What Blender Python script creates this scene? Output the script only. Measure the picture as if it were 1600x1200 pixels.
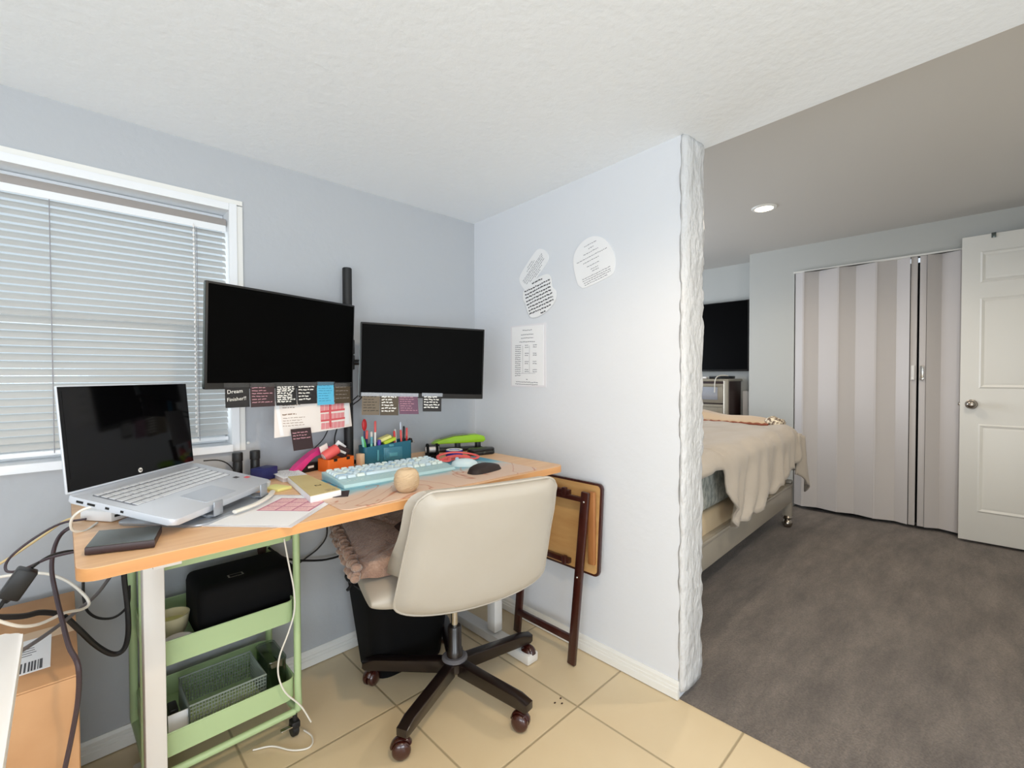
import bpy, bmesh, math, random
from mathutils import Vector, Matrix
D = bpy.data; C = bpy.context.scene.collection
PI = math.pi; R = math.radians
for o in list(D.objects): D.objects.remove(o)

# ------------------------------------------------------------------ camera, world, lights
FPX, YAW, PITCH, ROLL, CAMH = 717.5, 0.7746, -0.0186, -0.0032, 1.16
fwd = Vector((math.sin(YAW)*math.cos(PITCH), math.cos(YAW)*math.cos(PITCH), math.sin(PITCH)))
rgt0 = Vector((math.cos(YAW), -math.sin(YAW), 0)); up0 = rgt0.cross(fwd)
rgt = rgt0*math.cos(ROLL) + up0*math.sin(ROLL); upv = -rgt0*math.sin(ROLL) + up0*math.cos(ROLL)
cam = D.objects.new('camera', D.cameras.new('camera')); C.objects.link(cam)
cam.matrix_world = Matrix(((rgt.x, upv.x, -fwd.x, 0), (rgt.y, upv.y, -fwd.y, 0), (rgt.z, upv.z, -fwd.z, CAMH), (0, 0, 0, 1)))
cam.data.sensor_width = 36; cam.data.lens = FPX/1600*36; cam.data.clip_start = .02
sc = bpy.context.scene; sc.camera = cam

def at(px, py, axis, val):
    """3-D point where the sight line of a photo pixel meets the plane axis = val"""
    d = rgt*((px-800)/FPX) - upv*((py-600)/FPX) + fwd
    o = Vector((0, 0, CAMH)); t = (val-o[axis])/d[axis]
    return o + d*t

vs = sc.view_settings
vs.view_transform = 'Standard'; vs.look = 'None'; vs.gamma = 1; vs.use_curve_mapping = False
vs.exposure = 0.07
w = D.worlds.new('sky'); sc.world = w; w.use_nodes = True
bg = w.node_tree.nodes['Background']; bg.inputs[0].default_value = (.80, .90, 1.0, 1); bg.inputs[1].default_value = .9

def area(name, loc, target, sx, sy, power, col, spread=PI):
    l = D.lights.new(name, 'AREA'); l.shape = 'RECTANGLE'; l.size = sx; l.size_y = sy
    l.energy = power; l.color = col; l.spread = spread
    o = D.objects.new(name, l); C.objects.link(o); o.location = loc
    o.rotation_euler = (Vector(target)-Vector(loc)).to_track_quat('-Z', 'Y').to_euler()
    return o
def spot(name, loc, power, col, ang, blend, rad):
    l = D.lights.new(name, 'SPOT'); l.energy = power; l.color = col; l.spot_size = ang; l.spot_blend = blend; l.shadow_soft_size = rad
    o = D.objects.new(name, l); C.objects.link(o); o.location = loc
    return o
DAY = (.95, .98, 1.0); WARM = (1.0, .76, .48)
area('daylight_window', (-.30, 2.35, 1.45), (-.30, 1.5, 1.25), 1.3, 1.1, 7, DAY)          # outside the blinds
area('fill_rear', (-.55, -2.22, 1.0), (-.3, .6, 2.1), 1.5, 1.3, 51, (.86, .93, 1.0))          # soft fill for ceiling and walls, at an added rear opening
area('fill_side', (-1.72, -.6, .9), (.6, .2, 2.0), 1.5, 1.1, 31, (.89, .945, 1.0))          # second soft fill, evens out the partition, at an added side opening
area('daylight_bedroom', (3.2, 3.22, 1.3), (3.6, .4, 1.9), 1.3, 1.1, 30, (.82, .89, 1.0))        # bedroom window, out of view
spot('ceiling_lamp_light', (.45, .15, 2.0), 39, WARM, R(160), .4, .045)
spot('bedroom_spot', (3.353, 1.023, 2.235), 24, (1.0, .86, .68), R(165), .7, .05)
spot('bedroom_spot', (2.7, -.25, 2.235), 40, (1.0, .88, .72), R(165), .7, .05)  # added spot out of view, brightens the bedroom door

# ------------------------------------------------------------------ helpers
def lin(c): return tuple(((x/12.92) if x <= .04045 else ((x+.055)/1.055)**2.4) for x in [v/255 for v in c])
MATS = {}
def mat(name, col, rough=.5, metal=0., bump=None, var=None, stretch=(1, 1, 1), coat=0, sheen=0, spec=.5, emit=None, space='Object', alpha=None):
    """procedural principled material; bump=(scale,strength,distance[,detail]); var=(scale,colour2,contrast)"""
    m = D.materials.new(name); m.use_nodes = True; nt = m.node_tree; b = nt.nodes['Principled BSDF']
    c = lin(col); b.inputs['Base Color'].default_value = (*c, 1); b.inputs['Roughness'].default_value = rough
    b.inputs['Metallic'].default_value = metal; b.inputs['Specular IOR Level'].default_value = spec
    if coat: b.inputs['Coat Weight'].default_value = coat; b.inputs['Coat Roughness'].default_value = .12
    if sheen: b.inputs['Sheen Weight'].default_value = sheen
    if emit: b.inputs['Emission Color'].default_value = (*lin(emit[0]), 1); b.inputs['Emission Strength'].default_value = emit[1]
    if bump or var:
        tc = nt.nodes.new('ShaderNodeTexCoord'); mp = nt.nodes.new('ShaderNodeMapping'); mp.inputs['Scale'].default_value = stretch
        nt.links.new(tc.outputs[space], mp.inputs['Vector'])
    if var:
        n = nt.nodes.new('ShaderNodeTexNoise'); n.inputs['Scale'].default_value = var[0]; n.inputs['Detail'].default_value = 5
        rp = nt.nodes.new('ShaderNodeValToRGB'); k = var[2]
        rp.color_ramp.elements[0].position = .5-k; rp.color_ramp.elements[1].position = .5+k
        rp.color_ramp.elements[0].color = (*c, 1); rp.color_ramp.elements[1].color = (*lin(var[1]), 1)
        nt.links.new(mp.outputs[0], n.inputs['Vector']); nt.links.new(n.outputs['Fac'], rp.inputs[0]); nt.links.new(rp.outputs[0], b.inputs['Base Color'])
    if bump:
        n2 = nt.nodes.new('ShaderNodeTexNoise'); n2.inputs['Scale'].default_value = bump[0]; n2.inputs['Detail'].default_value = bump[3] if len(bump) > 3 else 3
        bp = nt.nodes.new('ShaderNodeBump'); bp.inputs['Strength'].default_value = bump[1]; bp.inputs['Distance'].default_value = bump[2]
        nt.links.new(mp.outputs[0], n2.inputs['Vector']); nt.links.new(n2.outputs['Fac'], bp.inputs['Height']); nt.links.new(bp.outputs[0], b.inputs['Normal'])
    MATS[name] = m; return m

def tag(o, label=None, cat=None, group=None, kind=None):
    if label: o['label'] = label
    if cat: o['category'] = cat
    if group: o['group'] = group
    if kind: o['kind'] = kind
    return o
def thing(name, label, cat, loc=(0, 0, 0), rotz=0., group=None, rot=None):
    o = D.objects.new(name, None); C.objects.link(o); o.empty_display_size = .05
    o.location = loc; o.rotation_euler = rot if rot else (0, 0, rotz)
    return tag(o, label, cat, group)

class B:
    def __init__(s): s.bm = bmesh.new()
    def box(s, c, d, M=None, bev=0, seg=2):
        r = bmesh.ops.create_cube(s.bm, size=1)['verts']
        for v in r: v.co = Vector((v.co.x*d[0], v.co.y*d[1], v.co.z*d[2]))
        if bev:
            e = list({e for v in r for e in v.link_edges})
            r = list({v for v in r} | {v for f in bmesh.ops.bevel(s.bm, geom=e, offset=min(bev, min(d)*.49), segments=seg, profile=.5, affect='EDGES')['faces'] for v in f.verts})
            r = [v for v in r if v.is_valid]
        T = Matrix.Translation(Vector(c))
        if M is not None: T = T @ M.to_4x4()
        for v in r: v.co = T @ v.co
        return s
    def cyl(s, p0, p1, r0, r1=None, n=16, bev=0):
        p0, p1 = Vector(p0), Vector(p1); r1 = r0 if r1 is None else r1
        q = (p1-p0).to_track_quat('Z', 'Y').to_matrix()
        L = (p1-p0).length
        prof = [(0, 0), (r0, 0), (r1, L), (0, L)]
        if bev: prof = [(0, 0), (r0-bev, 0), (r0, bev), (r1, L-bev), (r1-bev, L), (0, L)]
        return s.lathe(prof, p0, n, q)
    def lathe(s, prof, c=(0, 0, 0), n=24, M=None):
        M = M or Matrix.Identity(3); c = Vector(c); rings = []
        for r, z in prof:
            if r < 1e-6: rings.append([s.bm.verts.new(c + M @ Vector((0, 0, z)))])
            else: rings.append([s.bm.verts.new(c + M @ Vector((r*math.cos(2*PI*i/n), r*math.sin(2*PI*i/n), z))) for i in range(n)])
        for a, b in zip(rings, rings[1:]):
            for i in range(n):
                j = (i+1) % n
                if len(a) == 1 and len(b) == 1: continue
                f = [a[0], b[j], b[i]] if len(a) == 1 else ([a[i], a[j], b[0]] if len(b) == 1 else [a[i], a[j], b[j], b[i]])
                s.bm.faces.new(f)
        return s
    def tube(s, pts, r, n=8, sub=6, closed=False, flat=1.0):
        P = [Vector(p) for p in pts]
        if sub > 1 and len(P) > 2:
            Q = []; m = len(P); rng = range(m if closed else m-1)
            for i in rng:
                a = P[(i-1) % m] if (closed or i) else P[0]*2-P[1]; b = P[i]; c = P[(i+1) % m]
                d = P[(i+2) % m] if (closed or i+2 < m) else P[-1]*2-P[-2]
                for k in range(sub):
                    t = k/sub
                    Q.append(.5*((2*b)+(c-a)*t+(2*a-5*b+4*c-d)*t*t+(3*b-a-3*c+d)*t**3))
            if not closed: Q.append(P[-1])
            P = Q
        m = len(P); T = []
        for i in range(m):
            a = P[(i-1) % m] if closed else P[max(i-1, 0)]; b = P[(i+1) % m] if closed else P[min(i+1, m-1)]
            t = b-a; T.append(t.normalized() if t.length > 1e-9 else Vector((0, 0, 1)))
        u = T[0].orthogonal().normalized()
        if abs(T[0].z) < .95: u = T[0].cross(Vector((0, 0, 1))).normalized()
        rings = []
        for i in range(m):
            u = (u - T[i]*u.dot(T[i])).normalized(); v = T[i].cross(u)
            rings.append([s.bm.verts.new(P[i]+u*r*math.cos(2*PI*k/n)+v*r*flat*math.sin(2*PI*k/n)) for k in range(n)])
        for a, b in list(zip(rings, rings[1:])) + ([(rings[-1], rings[0])] if closed else []):
            for k in range(n): s.bm.faces.new([a[k], a[(k+1) % n], b[(k+1) % n], b[k]])
        if not closed: s.bm.faces.new(rings[0][::-1]); s.bm.faces.new(rings[-1])
        return s
    def prism(s, poly, z0, z1, M=None, bev=0):
        """extrude a 2-D polygon (counter-clockwise) from z0 to z1"""
        a = [s.bm.verts.new((x, y, z0)) for x, y in poly]; b = [s.bm.verts.new((x, y, z1)) for x, y in poly]; n = len(poly)
        fs = [s.bm.faces.new(a[::-1]), s.bm.faces.new(b)] + [s.bm.faces.new([a[i], a[(i+1) % n], b[(i+1) % n], b[i]]) for i in range(n)]
        vs_ = a+b
        if bev:
            e = [e for f in fs[:2] for e in f.edges]
            r = bmesh.ops.bevel(s.bm, geom=list(set(e)), offset=bev, segments=2, profile=.5, affect='EDGES')
            vs_ = list({v for v in vs_ if v.is_valid} | {v for f in r['faces'] for v in f.verts})
        if M is not None:
            for v in vs_: v.co = M @ v.co
        return s
    def pillow(s, poly, t0, t1, rings=6, p=2.2, fn=None, flat_bottom=False):
        """a cushion over a star-shaped outline: thickness from t0 (back) to t1 (front), fn maps (x,y,t) to 3-D"""
        n = len(poly); cx = sum(q[0] for q in poly)/n; cy = sum(q[1] for q in poly)/n; fn = fn or (lambda x, y, t: (x, y, t))
        mid = t0 if flat_bottom else (t0+t1)/2
        def lay(tt):
            out = []
            for k in range(rings+1):
                f = 1-(k/rings)**1.0*.999 if k < rings else 0
                e = (1-f**p)**(1/p) if f < 1 else 0
                t = mid+(tt-mid)*e
                if f == 0: out.append([s.bm.verts.new(fn(cx, cy, t))])
                else: out.append([s.bm.verts.new(fn(cx+(x-cx)*f, cy+(y-cy)*f, t)) for x, y in poly])
            return out
        A = lay(t1); Bk = lay(t0)
        for L, flip in ((A, False), (Bk, True)):
            for a, b in zip(L, L[1:]):
                for i in range(n):
                    j = (i+1) % n
                    f = [a[i], a[j], b[j], b[i]] if len(b) > 1 else [a[i], a[j], b[0]]
                    s.bm.faces.new(f[::-1] if flip else f)
        bmesh.ops.remove_doubles(s.bm, verts=[v for v in A[0]+Bk[0]], dist=1e-6)
        return s
    def grid(s, nu, nv, fn, thick=0):
        V = [[s.bm.verts.new(fn(i/nu, j/nv)) for j in range(nv+1)] for i in range(nu+1)]
        fs = [s.bm.faces.new([V[i][j], V[i+1][j], V[i+1][j+1], V[i][j+1]]) for i in range(nu) for j in range(nv)]
        if thick:
            bmesh.ops.recalc_face_normals(s.bm, faces=fs)
            bmesh.ops.solidify(s.bm, geom=fs, thickness=thick)
        return s
    def sph(s, c, r, sc=(1, 1, 1), n=16, M=None):
        vs_ = bmesh.ops.create_uvsphere(s.bm, u_segments=n, v_segments=max(6, n*2//3), radius=r)['verts']
        for v in vs_:
            q = Vector((v.co.x*sc[0], v.co.y*sc[1], v.co.z*sc[2])); v.co = Vector(c) + (M @ q if M is not None else q)
        return s
    def done(s, name, m, parent=None, ang=38, recalc=True):
        if recalc: bmesh.ops.recalc_face_normals(s.bm, faces=s.bm.faces[:])
        me = D.meshes.new(name); s.bm.to_mesh(me); s.bm.free()
        me.materials.append(MATS[m] if isinstance(m, str) else m)
        me.polygons.foreach_set('use_smooth', [True]*len(me.polygons))
        me.set_sharp_from_angle(angle=R(ang))
        o = D.objects.new(name, me); C.objects.link(o)
        if parent: o.parent = parent
        return o
def rrect(w_, h_, r, n=5, cx=0, cy=0):
    out = []
    for (sx, sy, a0) in ((1, 1, 0), (-1, 1, 90), (-1, -1, 180), (1, -1, 270)):
        for k in range(n+1):
            a = R(a0+90*k/n); out.append((cx+sx*(w_/2-r)+r*math.cos(a), cy+sy*(h_/2-r)+r*math.sin(a)))
    return out
def ell(a, b, n=28, e=2.0):
    out = []
    for i in range(n):
        t = 2*PI*i/n; c, s_ = math.cos(t), math.sin(t)
        out.append((a*math.copysign(abs(c)**(2/e), c), b*math.copysign(abs(s_)**(2/e), s_)))
    return out
def Rz(a): return Matrix.Rotation(a, 3, 'Z')
def Rx(a): return Matrix.Rotation(a, 3, 'X')
def Ry(a): return Matrix.Rotation(a, 3, 'Y')
def struct(name, bm, m, parent=None, ang=38):
    o = bm.done(name, m, parent, ang)
    if not parent: o['kind'] = 'structure'
    return o
def solo(name, bm, m, label, cat, group=None, loc=None, rotz=0):
    o = bm.done(name, m); tag(o, label, cat, group)
    if loc is not None: o.location = loc; o.rotation_euler = (0, 0, rotz)
    return o
def text(name, body, size, m, parent, M, align='CENTER', depth=.0003):
    cu = D.curves.new(name, 'FONT'); cu.body = body; cu.size = size; cu.align_x = align; cu.align_y = 'CENTER'; cu.extrude = depth; cu.resolution_u = 2
    t = D.objects.new(name, cu); C.objects.link(t)
    me = D.meshes.new_from_object(t, depsgraph=bpy.context.evaluated_depsgraph_get()); D.objects.remove(t); D.curves.remove(cu)
    me.materials.clear(); me.materials.append(MATS[m]); me.transform(M)
    o = D.objects.new(name, me); C.objects.link(o); o.parent = parent
    return o
def scribble(b, x0, x1, ytop, n, pitch, th, rng, z, fn=None, ragged=.35, centre=False, wl=(.004, .016), gap=.003):
    """n lines of word-long strokes, small enough that the photo shows no letters either"""
    for i in range(n):
        y = ytop-i*pitch; xe = x1-(x1-x0)*ragged*rng.random(); xs = x0
        if centre: xs = x0+(x1-xe)*.5; xe = x1-(x1-xe)*.5
        x = xs
        while x < xe-wl[0]*.5:
            l = min(rng.uniform(*wl), xe-x); k = max(1, int(l/.004))
            prev = None
            for j in range(k+1):
                yy = y+rng.uniform(-1, 1)*th*.35; xx = x+l*j/k
                P = [(xx, yy+th/2, z), (xx, yy-th/2, z)]
                if fn: P = [fn(*q) for q in P]
                cur = [b.bm.verts.new(q) for q in P]
                if prev: b.bm.faces.new([prev[0], prev[1], cur[1], cur[0]])
                prev = cur
            x += l+gap
    return b

# ------------------------------------------------------------------ materials
mat('paint_blue', (184, 187, 191), .62, bump=(38, .35, .004, 4))
mat('paint_white', (224, 227, 232), .6, bump=(30, .30, .004, 4))
mat('paint_rough', (208, 209, 210), .4, bump=(38, 1.0, .014, 3), stretch=(1, 1, .5))
mat('paint_ceiling', (241, 246, 251), .65, bump=(42, .42, .005, 5))
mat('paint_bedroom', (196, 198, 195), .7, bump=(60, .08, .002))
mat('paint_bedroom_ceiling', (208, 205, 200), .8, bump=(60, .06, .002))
mat('trim_white', (236, 235, 230), .35)
mat('door_white', (236, 235, 229), .38)
mat('vinyl_white', (238, 240, 242), .35)
mat('accordion_white', (206, 201, 199), .42)
mat('headrail_shade', (156, 150, 146), .5)  # the shadow on the headrail is put into this taupe
mat('closet_shade', (24, 24, 26), .9)
mat('glass_frame', (240, 242, 244), .3)
mat('oak', (240, 198, 154), .42, var=(3.2, (228, 182, 138), .16), stretch=(1.1, 16, 16), bump=(6, .06, .001), space='Object')
mat('oak_edge', (220, 162, 104), .4, var=(3, (206, 146, 90), .2), stretch=(1.2, 14, 14))
mat('leg_white', (226, 223, 218), .35)
mat('cart_green', (178, 202, 152), .38)
mat('cart_pin', (140, 160, 118), .4)
mat('rubber_black', (22, 22, 23), .55)
mat('plastic_black', (17, 17, 18), .42)
mat('matte_black', (6, 6, 7), .8, spec=.2)
mat('gloss_black', (4, 4, 5), .06, spec=.3)
mat('screen_black', (5, 5, 5), .45, spec=.03)
mat('tv_black', (4, 4, 5), .4, spec=.05)
mat('bezel', (20, 20, 21), .4)
mat('silver', (214, 219, 227), .34, metal=.25)
mat('trackpad_grey', (196, 202, 212), .3, metal=.25)
mat('silver_key', (226, 229, 234), .4, metal=.1)
mat('key_well', (146, 150, 158), .5, metal=.3)
mat('chrome', (200, 198, 194), .18, metal=1)
mat('nickel', (168, 160, 150), .25, metal=1)
mat('stand_alu', (176, 182, 190), .3, metal=.6)
mat('leather_cream', (186, 180, 170), .46, bump=(140, .06, .001), var=(5, (178, 171, 159), .3))
mat('fur', (176, 148, 130), .95, sheen=.6, var=(24, (142, 112, 96), .2), bump=(90, .9, .008, 4))
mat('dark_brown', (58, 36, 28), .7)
mat('mahogany', (66, 24, 17), .28, var=(5, (46, 15, 11), .25), stretch=(12, 12, 1), coat=.3)
mat('base_brown', (26, 16, 14), .28, coat=.3)
mat('caster_brown', (58, 22, 16), .2, coat=.5)
mat('pine', (206, 164, 108), .45, var=(2.5, (186, 140, 86), .2), stretch=(12, 1.5, 9), bump=(8, .05, .001))
mat('pine_leg', (170, 114, 66), .4, var=(4, (146, 92, 50), .2), stretch=(14, 14, 1.5))
mat('kraft', (200, 156, 114), .75, var=(7, (184, 138, 96), .2), bump=(40, .08, .001))
mat('kraft_tape', (216, 184, 148), .35)
mat('paper', (243, 243, 244), .7)
mat('paper_warm', (240, 232, 226), .6)
mat('laminate', (238, 236, 240), .22, coat=.5)
mat('ink', (80, 80, 84), .8)
mat('ink_soft', (150, 150, 156), .8)
mat('ink_brown', (150, 128, 110), .8)
mat('pink', (226, 148, 152), .7)
mat('pink_light', (240, 196, 196), .7)
mat('red_band', (214, 92, 98), .7)
mat('rose_grid', (198, 122, 146), .5)
mat('note_black', (34, 33, 34), .7)
mat('note_brown', (58, 42, 44), .7)
mat('note_gold', (74, 62, 44), .6)
mat('note_plum', (104, 72, 92), .7)
mat('note_tan', (112, 100, 84), .7)
mat('note_blue', (92, 186, 222), .65)
mat('chalk', (232, 230, 224), .8)
mat('chalk_pink', (200, 150, 160), .8)
mat('chalk_grey', (150, 142, 138), .8)
mat('ink_blue', (50, 120, 160), .8)
mat('ink_dark', (46, 40, 34), .8)
mat('kb_blue', (184, 218, 222), .45)
mat('key_a', (206, 226, 236), .42); mat('key_b', (176, 204, 224), .42); mat('key_c', (222, 236, 232), .42)
mat('mouse_blue', (214, 234, 240), .3)
mat('yarn', (208, 182, 148), .9, bump=(60, .8, .004))
mat('rest_brown', (44, 32, 29), .6)
mat('teal', (38, 104, 126), .35); mat('teal_mid', (62, 126, 146), .35); mat('teal_light', (86, 154, 168), .35)
mat('lime', (150, 200, 30), .35); mat('lime_grey', (120, 132, 100), .4)
mat('hot_pink', (226, 62, 138), .4); mat('orange', (232, 112, 36), .5); mat('red', (206, 38, 40), .4)
mat('coral', (232, 96, 92), .45); mat('mint', (130, 204, 186), .35); mat('green_pen', (96, 200, 96), .4); mat('purple', (88, 52, 168), .4)
mat('navy', (30, 36, 96), .45); mat('blue_tape', (44, 58, 170), .35); mat('white_plastic', (240, 238, 236), .35)
mat('sticky_yellow', (236, 230, 150), .7); mat('sticky_lime', (190, 214, 60), .7)
mat('book_gold', (214, 198, 146), .55, var=(9, (200, 180, 120), .3)); mat('cable_grey', (112, 108, 110), .5)
mat('cable_white', (236, 232, 222), .45); mat('cable_tan', (214, 190, 140), .5); mat('cable_plum', (66, 52, 58), .5)
mat('drive_metal', (96, 104, 102), .25, metal=.6); mat('drive_dark', (50, 30, 30), .4)
mat('cream_bowl', (226, 214, 172), .4); mat('clear_grey', (150, 160, 150), .2)
mat('mesh_grey', (132, 142, 132), .5)
mat('bed_rail', (170, 162, 148), .36, metal=.15)
mat('sheet_green', (180, 182, 174), .85, var=(26, (142, 147, 141), .07), bump=(14, .25, .006), stretch=(1.6, 1.6, 1))
mat('boxspring', (204, 184, 152), .55, bump=(9, .3, .01))
mat('comforter', (186, 175, 161), .6, bump=(7, .35, .02), sheen=.2)
mat('throw_tan', (206, 180, 148), .95, bump=(120, .7, .004), sheen=.4)
mat('fringe', (146, 82, 60), .9, bump=(140, .8, .004)); mat('throw_cream', (238, 226, 202), .9, bump=(60, .6, .006), var=(50, (120, 100, 84), .06))
mat('champagne', (176, 168, 152), .3, metal=.45); mat('mirror_panel', (186, 190, 200), .15, metal=.4)
mat('dresser_side', (48, 24, 20), .35)
mat('speck', (60, 40, 30), .9)
mat('lens_glow', (255, 244, 226), .4, emit=((255, 236, 206), 14))

def glassy(name, tint, w_=.12, rg=.08):
    m = D.materials.new(name); m.use_nodes = True; nt = m.node_tree; nt.nodes.remove(nt.nodes['Principled BSDF'])
    t = nt.nodes.new('ShaderNodeBsdfTransparent'); t.inputs[0].default_value = (*lin(tint), 1)
    g = nt.nodes.new('ShaderNodeBsdfGlossy'); g.inputs['Roughness'].default_value = rg
    mx = nt.nodes.new('ShaderNodeMixShader'); mx.inputs[0].default_value = w_
    nt.links.new(t.outputs[0], mx.inputs[1]); nt.links.new(g.outputs[0], mx.inputs[2]); nt.links.new(mx.outputs[0], nt.nodes['Material Output'].inputs[0])
    MATS[name] = m
glassy('pane', (250, 252, 252), .06); glassy('clear_tape', (225, 225, 226), .10, .35); glassy('clear_box', (206, 216, 206), .15)
def slat_mat():
    m = D.materials.new('slat'); m.use_nodes = True; nt = m.node_tree; b = nt.nodes['Principled BSDF']
    b.inputs['Base Color'].default_value = (*lin((188, 188, 186)), 1); b.inputs['Roughness'].default_value = .45
    t = nt.nodes.new('ShaderNodeBsdfTranslucent'); t.inputs[0].default_value = (*lin((236, 236, 228)), 1)
    mx = nt.nodes.new('ShaderNodeMixShader'); mx.inputs[0].default_value = .08
    nt.links.new(b.outputs[0], mx.inputs[1]); nt.links.new(t.outputs[0], mx.inputs[2]); nt.links.new(mx.outputs[0], nt.nodes['Material Output'].inputs[0]); MATS['slat'] = m
slat_mat()
def tile_mat():
    m = D.materials.new('tile'); m.use_nodes = True; nt = m.node_tree; b = nt.nodes['Principled BSDF']; N = nt.nodes.new; L = nt.links.new
    g = N('ShaderNodeNewGeometry'); sp = N('ShaderNodeSeparateXYZ'); L(g.outputs['Position'], sp.inputs[0])
    def ax(out, off):
        a = N('ShaderNodeMath'); a.operation = 'SUBTRACT'; L(out, a.inputs[0]); a.inputs[1].default_value = off
        d = N('ShaderNodeMath'); d.operation = 'DIVIDE'; L(a.outputs[0], d.inputs[0]); d.inputs[1].default_value = .45
        f = N('ShaderNodeMath'); f.operation = 'FRACT'; L(d.outputs[0], f.inputs[0])
        s_ = N('ShaderNodeMath'); s_.operation = 'SUBTRACT'; L(f.outputs[0], s_.inputs[0]); s_.inputs[1].default_value = .5
        ab = N('ShaderNodeMath'); ab.operation = 'ABSOLUTE'; L(s_.outputs[0], ab.inputs[0])
        fl = N('ShaderNodeMath'); fl.operation = 'FLOOR'; L(d.outputs[0], fl.inputs[0])
        return ab, fl
    ax_, fx = ax(sp.outputs[0], 1.272-4.5); ay, fy = ax(sp.outputs[1], .977-4.5)
    mxm = N('ShaderNodeMath'); mxm.operation = 'MAXIMUM'; L(ax_.outputs[0], mxm.inputs[0]); L(ay.outputs[0], mxm.inputs[1])
    rp = N('ShaderNodeValToRGB'); rp.color_ramp.elements[0].position = .4905; rp.color_ramp.elements[1].position = .4945; L(mxm.outputs[0], rp.inputs[0])
    cb = N('ShaderNodeCombineXYZ'); L(fx.outputs[0], cb.inputs[0]); L(fy.outputs[0], cb.inputs[1])
    wn = N('ShaderNodeTexWhiteNoise'); L(cb.outputs[0], wn.inputs['Vector'])
    ns = N('ShaderNodeTexNoise'); ns.inputs['Scale'].default_value = 3; ns.inputs['Detail'].default_value = 4; L(g.outputs['Position'], ns.inputs['Vector'])
    av = N('ShaderNodeMath'); av.operation = 'MULTIPLY_ADD'; L(wn.outputs['Value'], av.inputs[0]); av.inputs[1].default_value = .35; L(ns.outputs['Fac'], av.inputs[2])
    cr = N('ShaderNodeValToRGB'); cr.color_ramp.elements[0].position = .3; cr.color_ramp.elements[1].position = 1.0
    cr.color_ramp.elements[0].color = (*lin((214, 192, 154)), 1); cr.color_ramp.elements[1].color = (*lin((226, 206, 170)), 1); L(av.outputs[0], cr.inputs[0])
    mix = N('ShaderNodeMix'); mix.data_type = 'RGBA'; L(rp.outputs[0], mix.inputs['Factor']); L(cr.outputs[0], mix.inputs['A']); mix.inputs['B'].default_value = (*lin((172, 154, 122)), 1)
    L(mix.outputs['Result'], b.inputs['Base Color']); b.inputs['Roughness'].default_value = .38
    bp = N('ShaderNodeBump'); bp.invert = True; bp.inputs['Strength'].default_value = .5; bp.inputs['Distance'].default_value = .002; L(rp.outputs[0], bp.inputs['Height']); L(bp.outputs[0], b.inputs['Normal'])
    MATS['tile'] = m
tile_mat()
def carpet_mat():
    m = D.materials.new('carpet'); m.use_nodes = True; nt = m.node_tree; b = nt.nodes['Principled BSDF']; N = nt.nodes.new; L = nt.links.new
    g = N('ShaderNodeNewGeometry'); mp = N('ShaderNodeMapping'); mp.inputs['Scale'].default_value = (1.2, 4.2, 1); mp.inputs['Rotation'].default_value = (0, 0, R(24)); L(g.outputs['Position'], mp.inputs[0])
    n1 = N('ShaderNodeTexNoise'); n1.inputs['Scale'].default_value = 2.2; n1.inputs['Detail'].default_value = 7; n1.inputs['Roughness'].default_value = .7; L(mp.outputs[0], n1.inputs['Vector'])
    n2 = N('ShaderNodeTexNoise'); n2.inputs['Scale'].default_value = 160; n2.inputs['Detail'].default_value = 3; L(g.outputs['Position'], n2.inputs['Vector'])
    rp = N('ShaderNodeValToRGB'); rp.color_ramp.elements[0].position = .3; rp.color_ramp.elements[1].position = .72
    rp.color_ramp.elements[0].color = (*lin((88, 81, 76)), 1); rp.color_ramp.elements[1].color = (*lin((132, 122, 114)), 1); L(n1.outputs['Fac'], rp.inputs[0])
    mix = N('ShaderNodeMix'); mix.data_type = 'RGBA'; mix.blend_type = 'OVERLAY'; mix.inputs['Factor'].default_value = .55; L(rp.outputs[0], mix.inputs['A']); L(n2.outputs['Fac'], mix.inputs['B'])
    L(mix.outputs['Result'], b.inputs['Base Color']); b.inputs['Roughness'].default_value = .95; b.inputs['Sheen Weight'].default_value = .15
    bp = N('ShaderNodeBump'); bp.inputs['Strength'].default_value = .8; bp.inputs['Distance'].default_value = .006; L(n2.outputs['Fac'], bp.inputs['Height']); L(bp.outputs[0], b.inputs['Normal'])
    MATS['carpet'] = m
carpet_mat()
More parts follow.
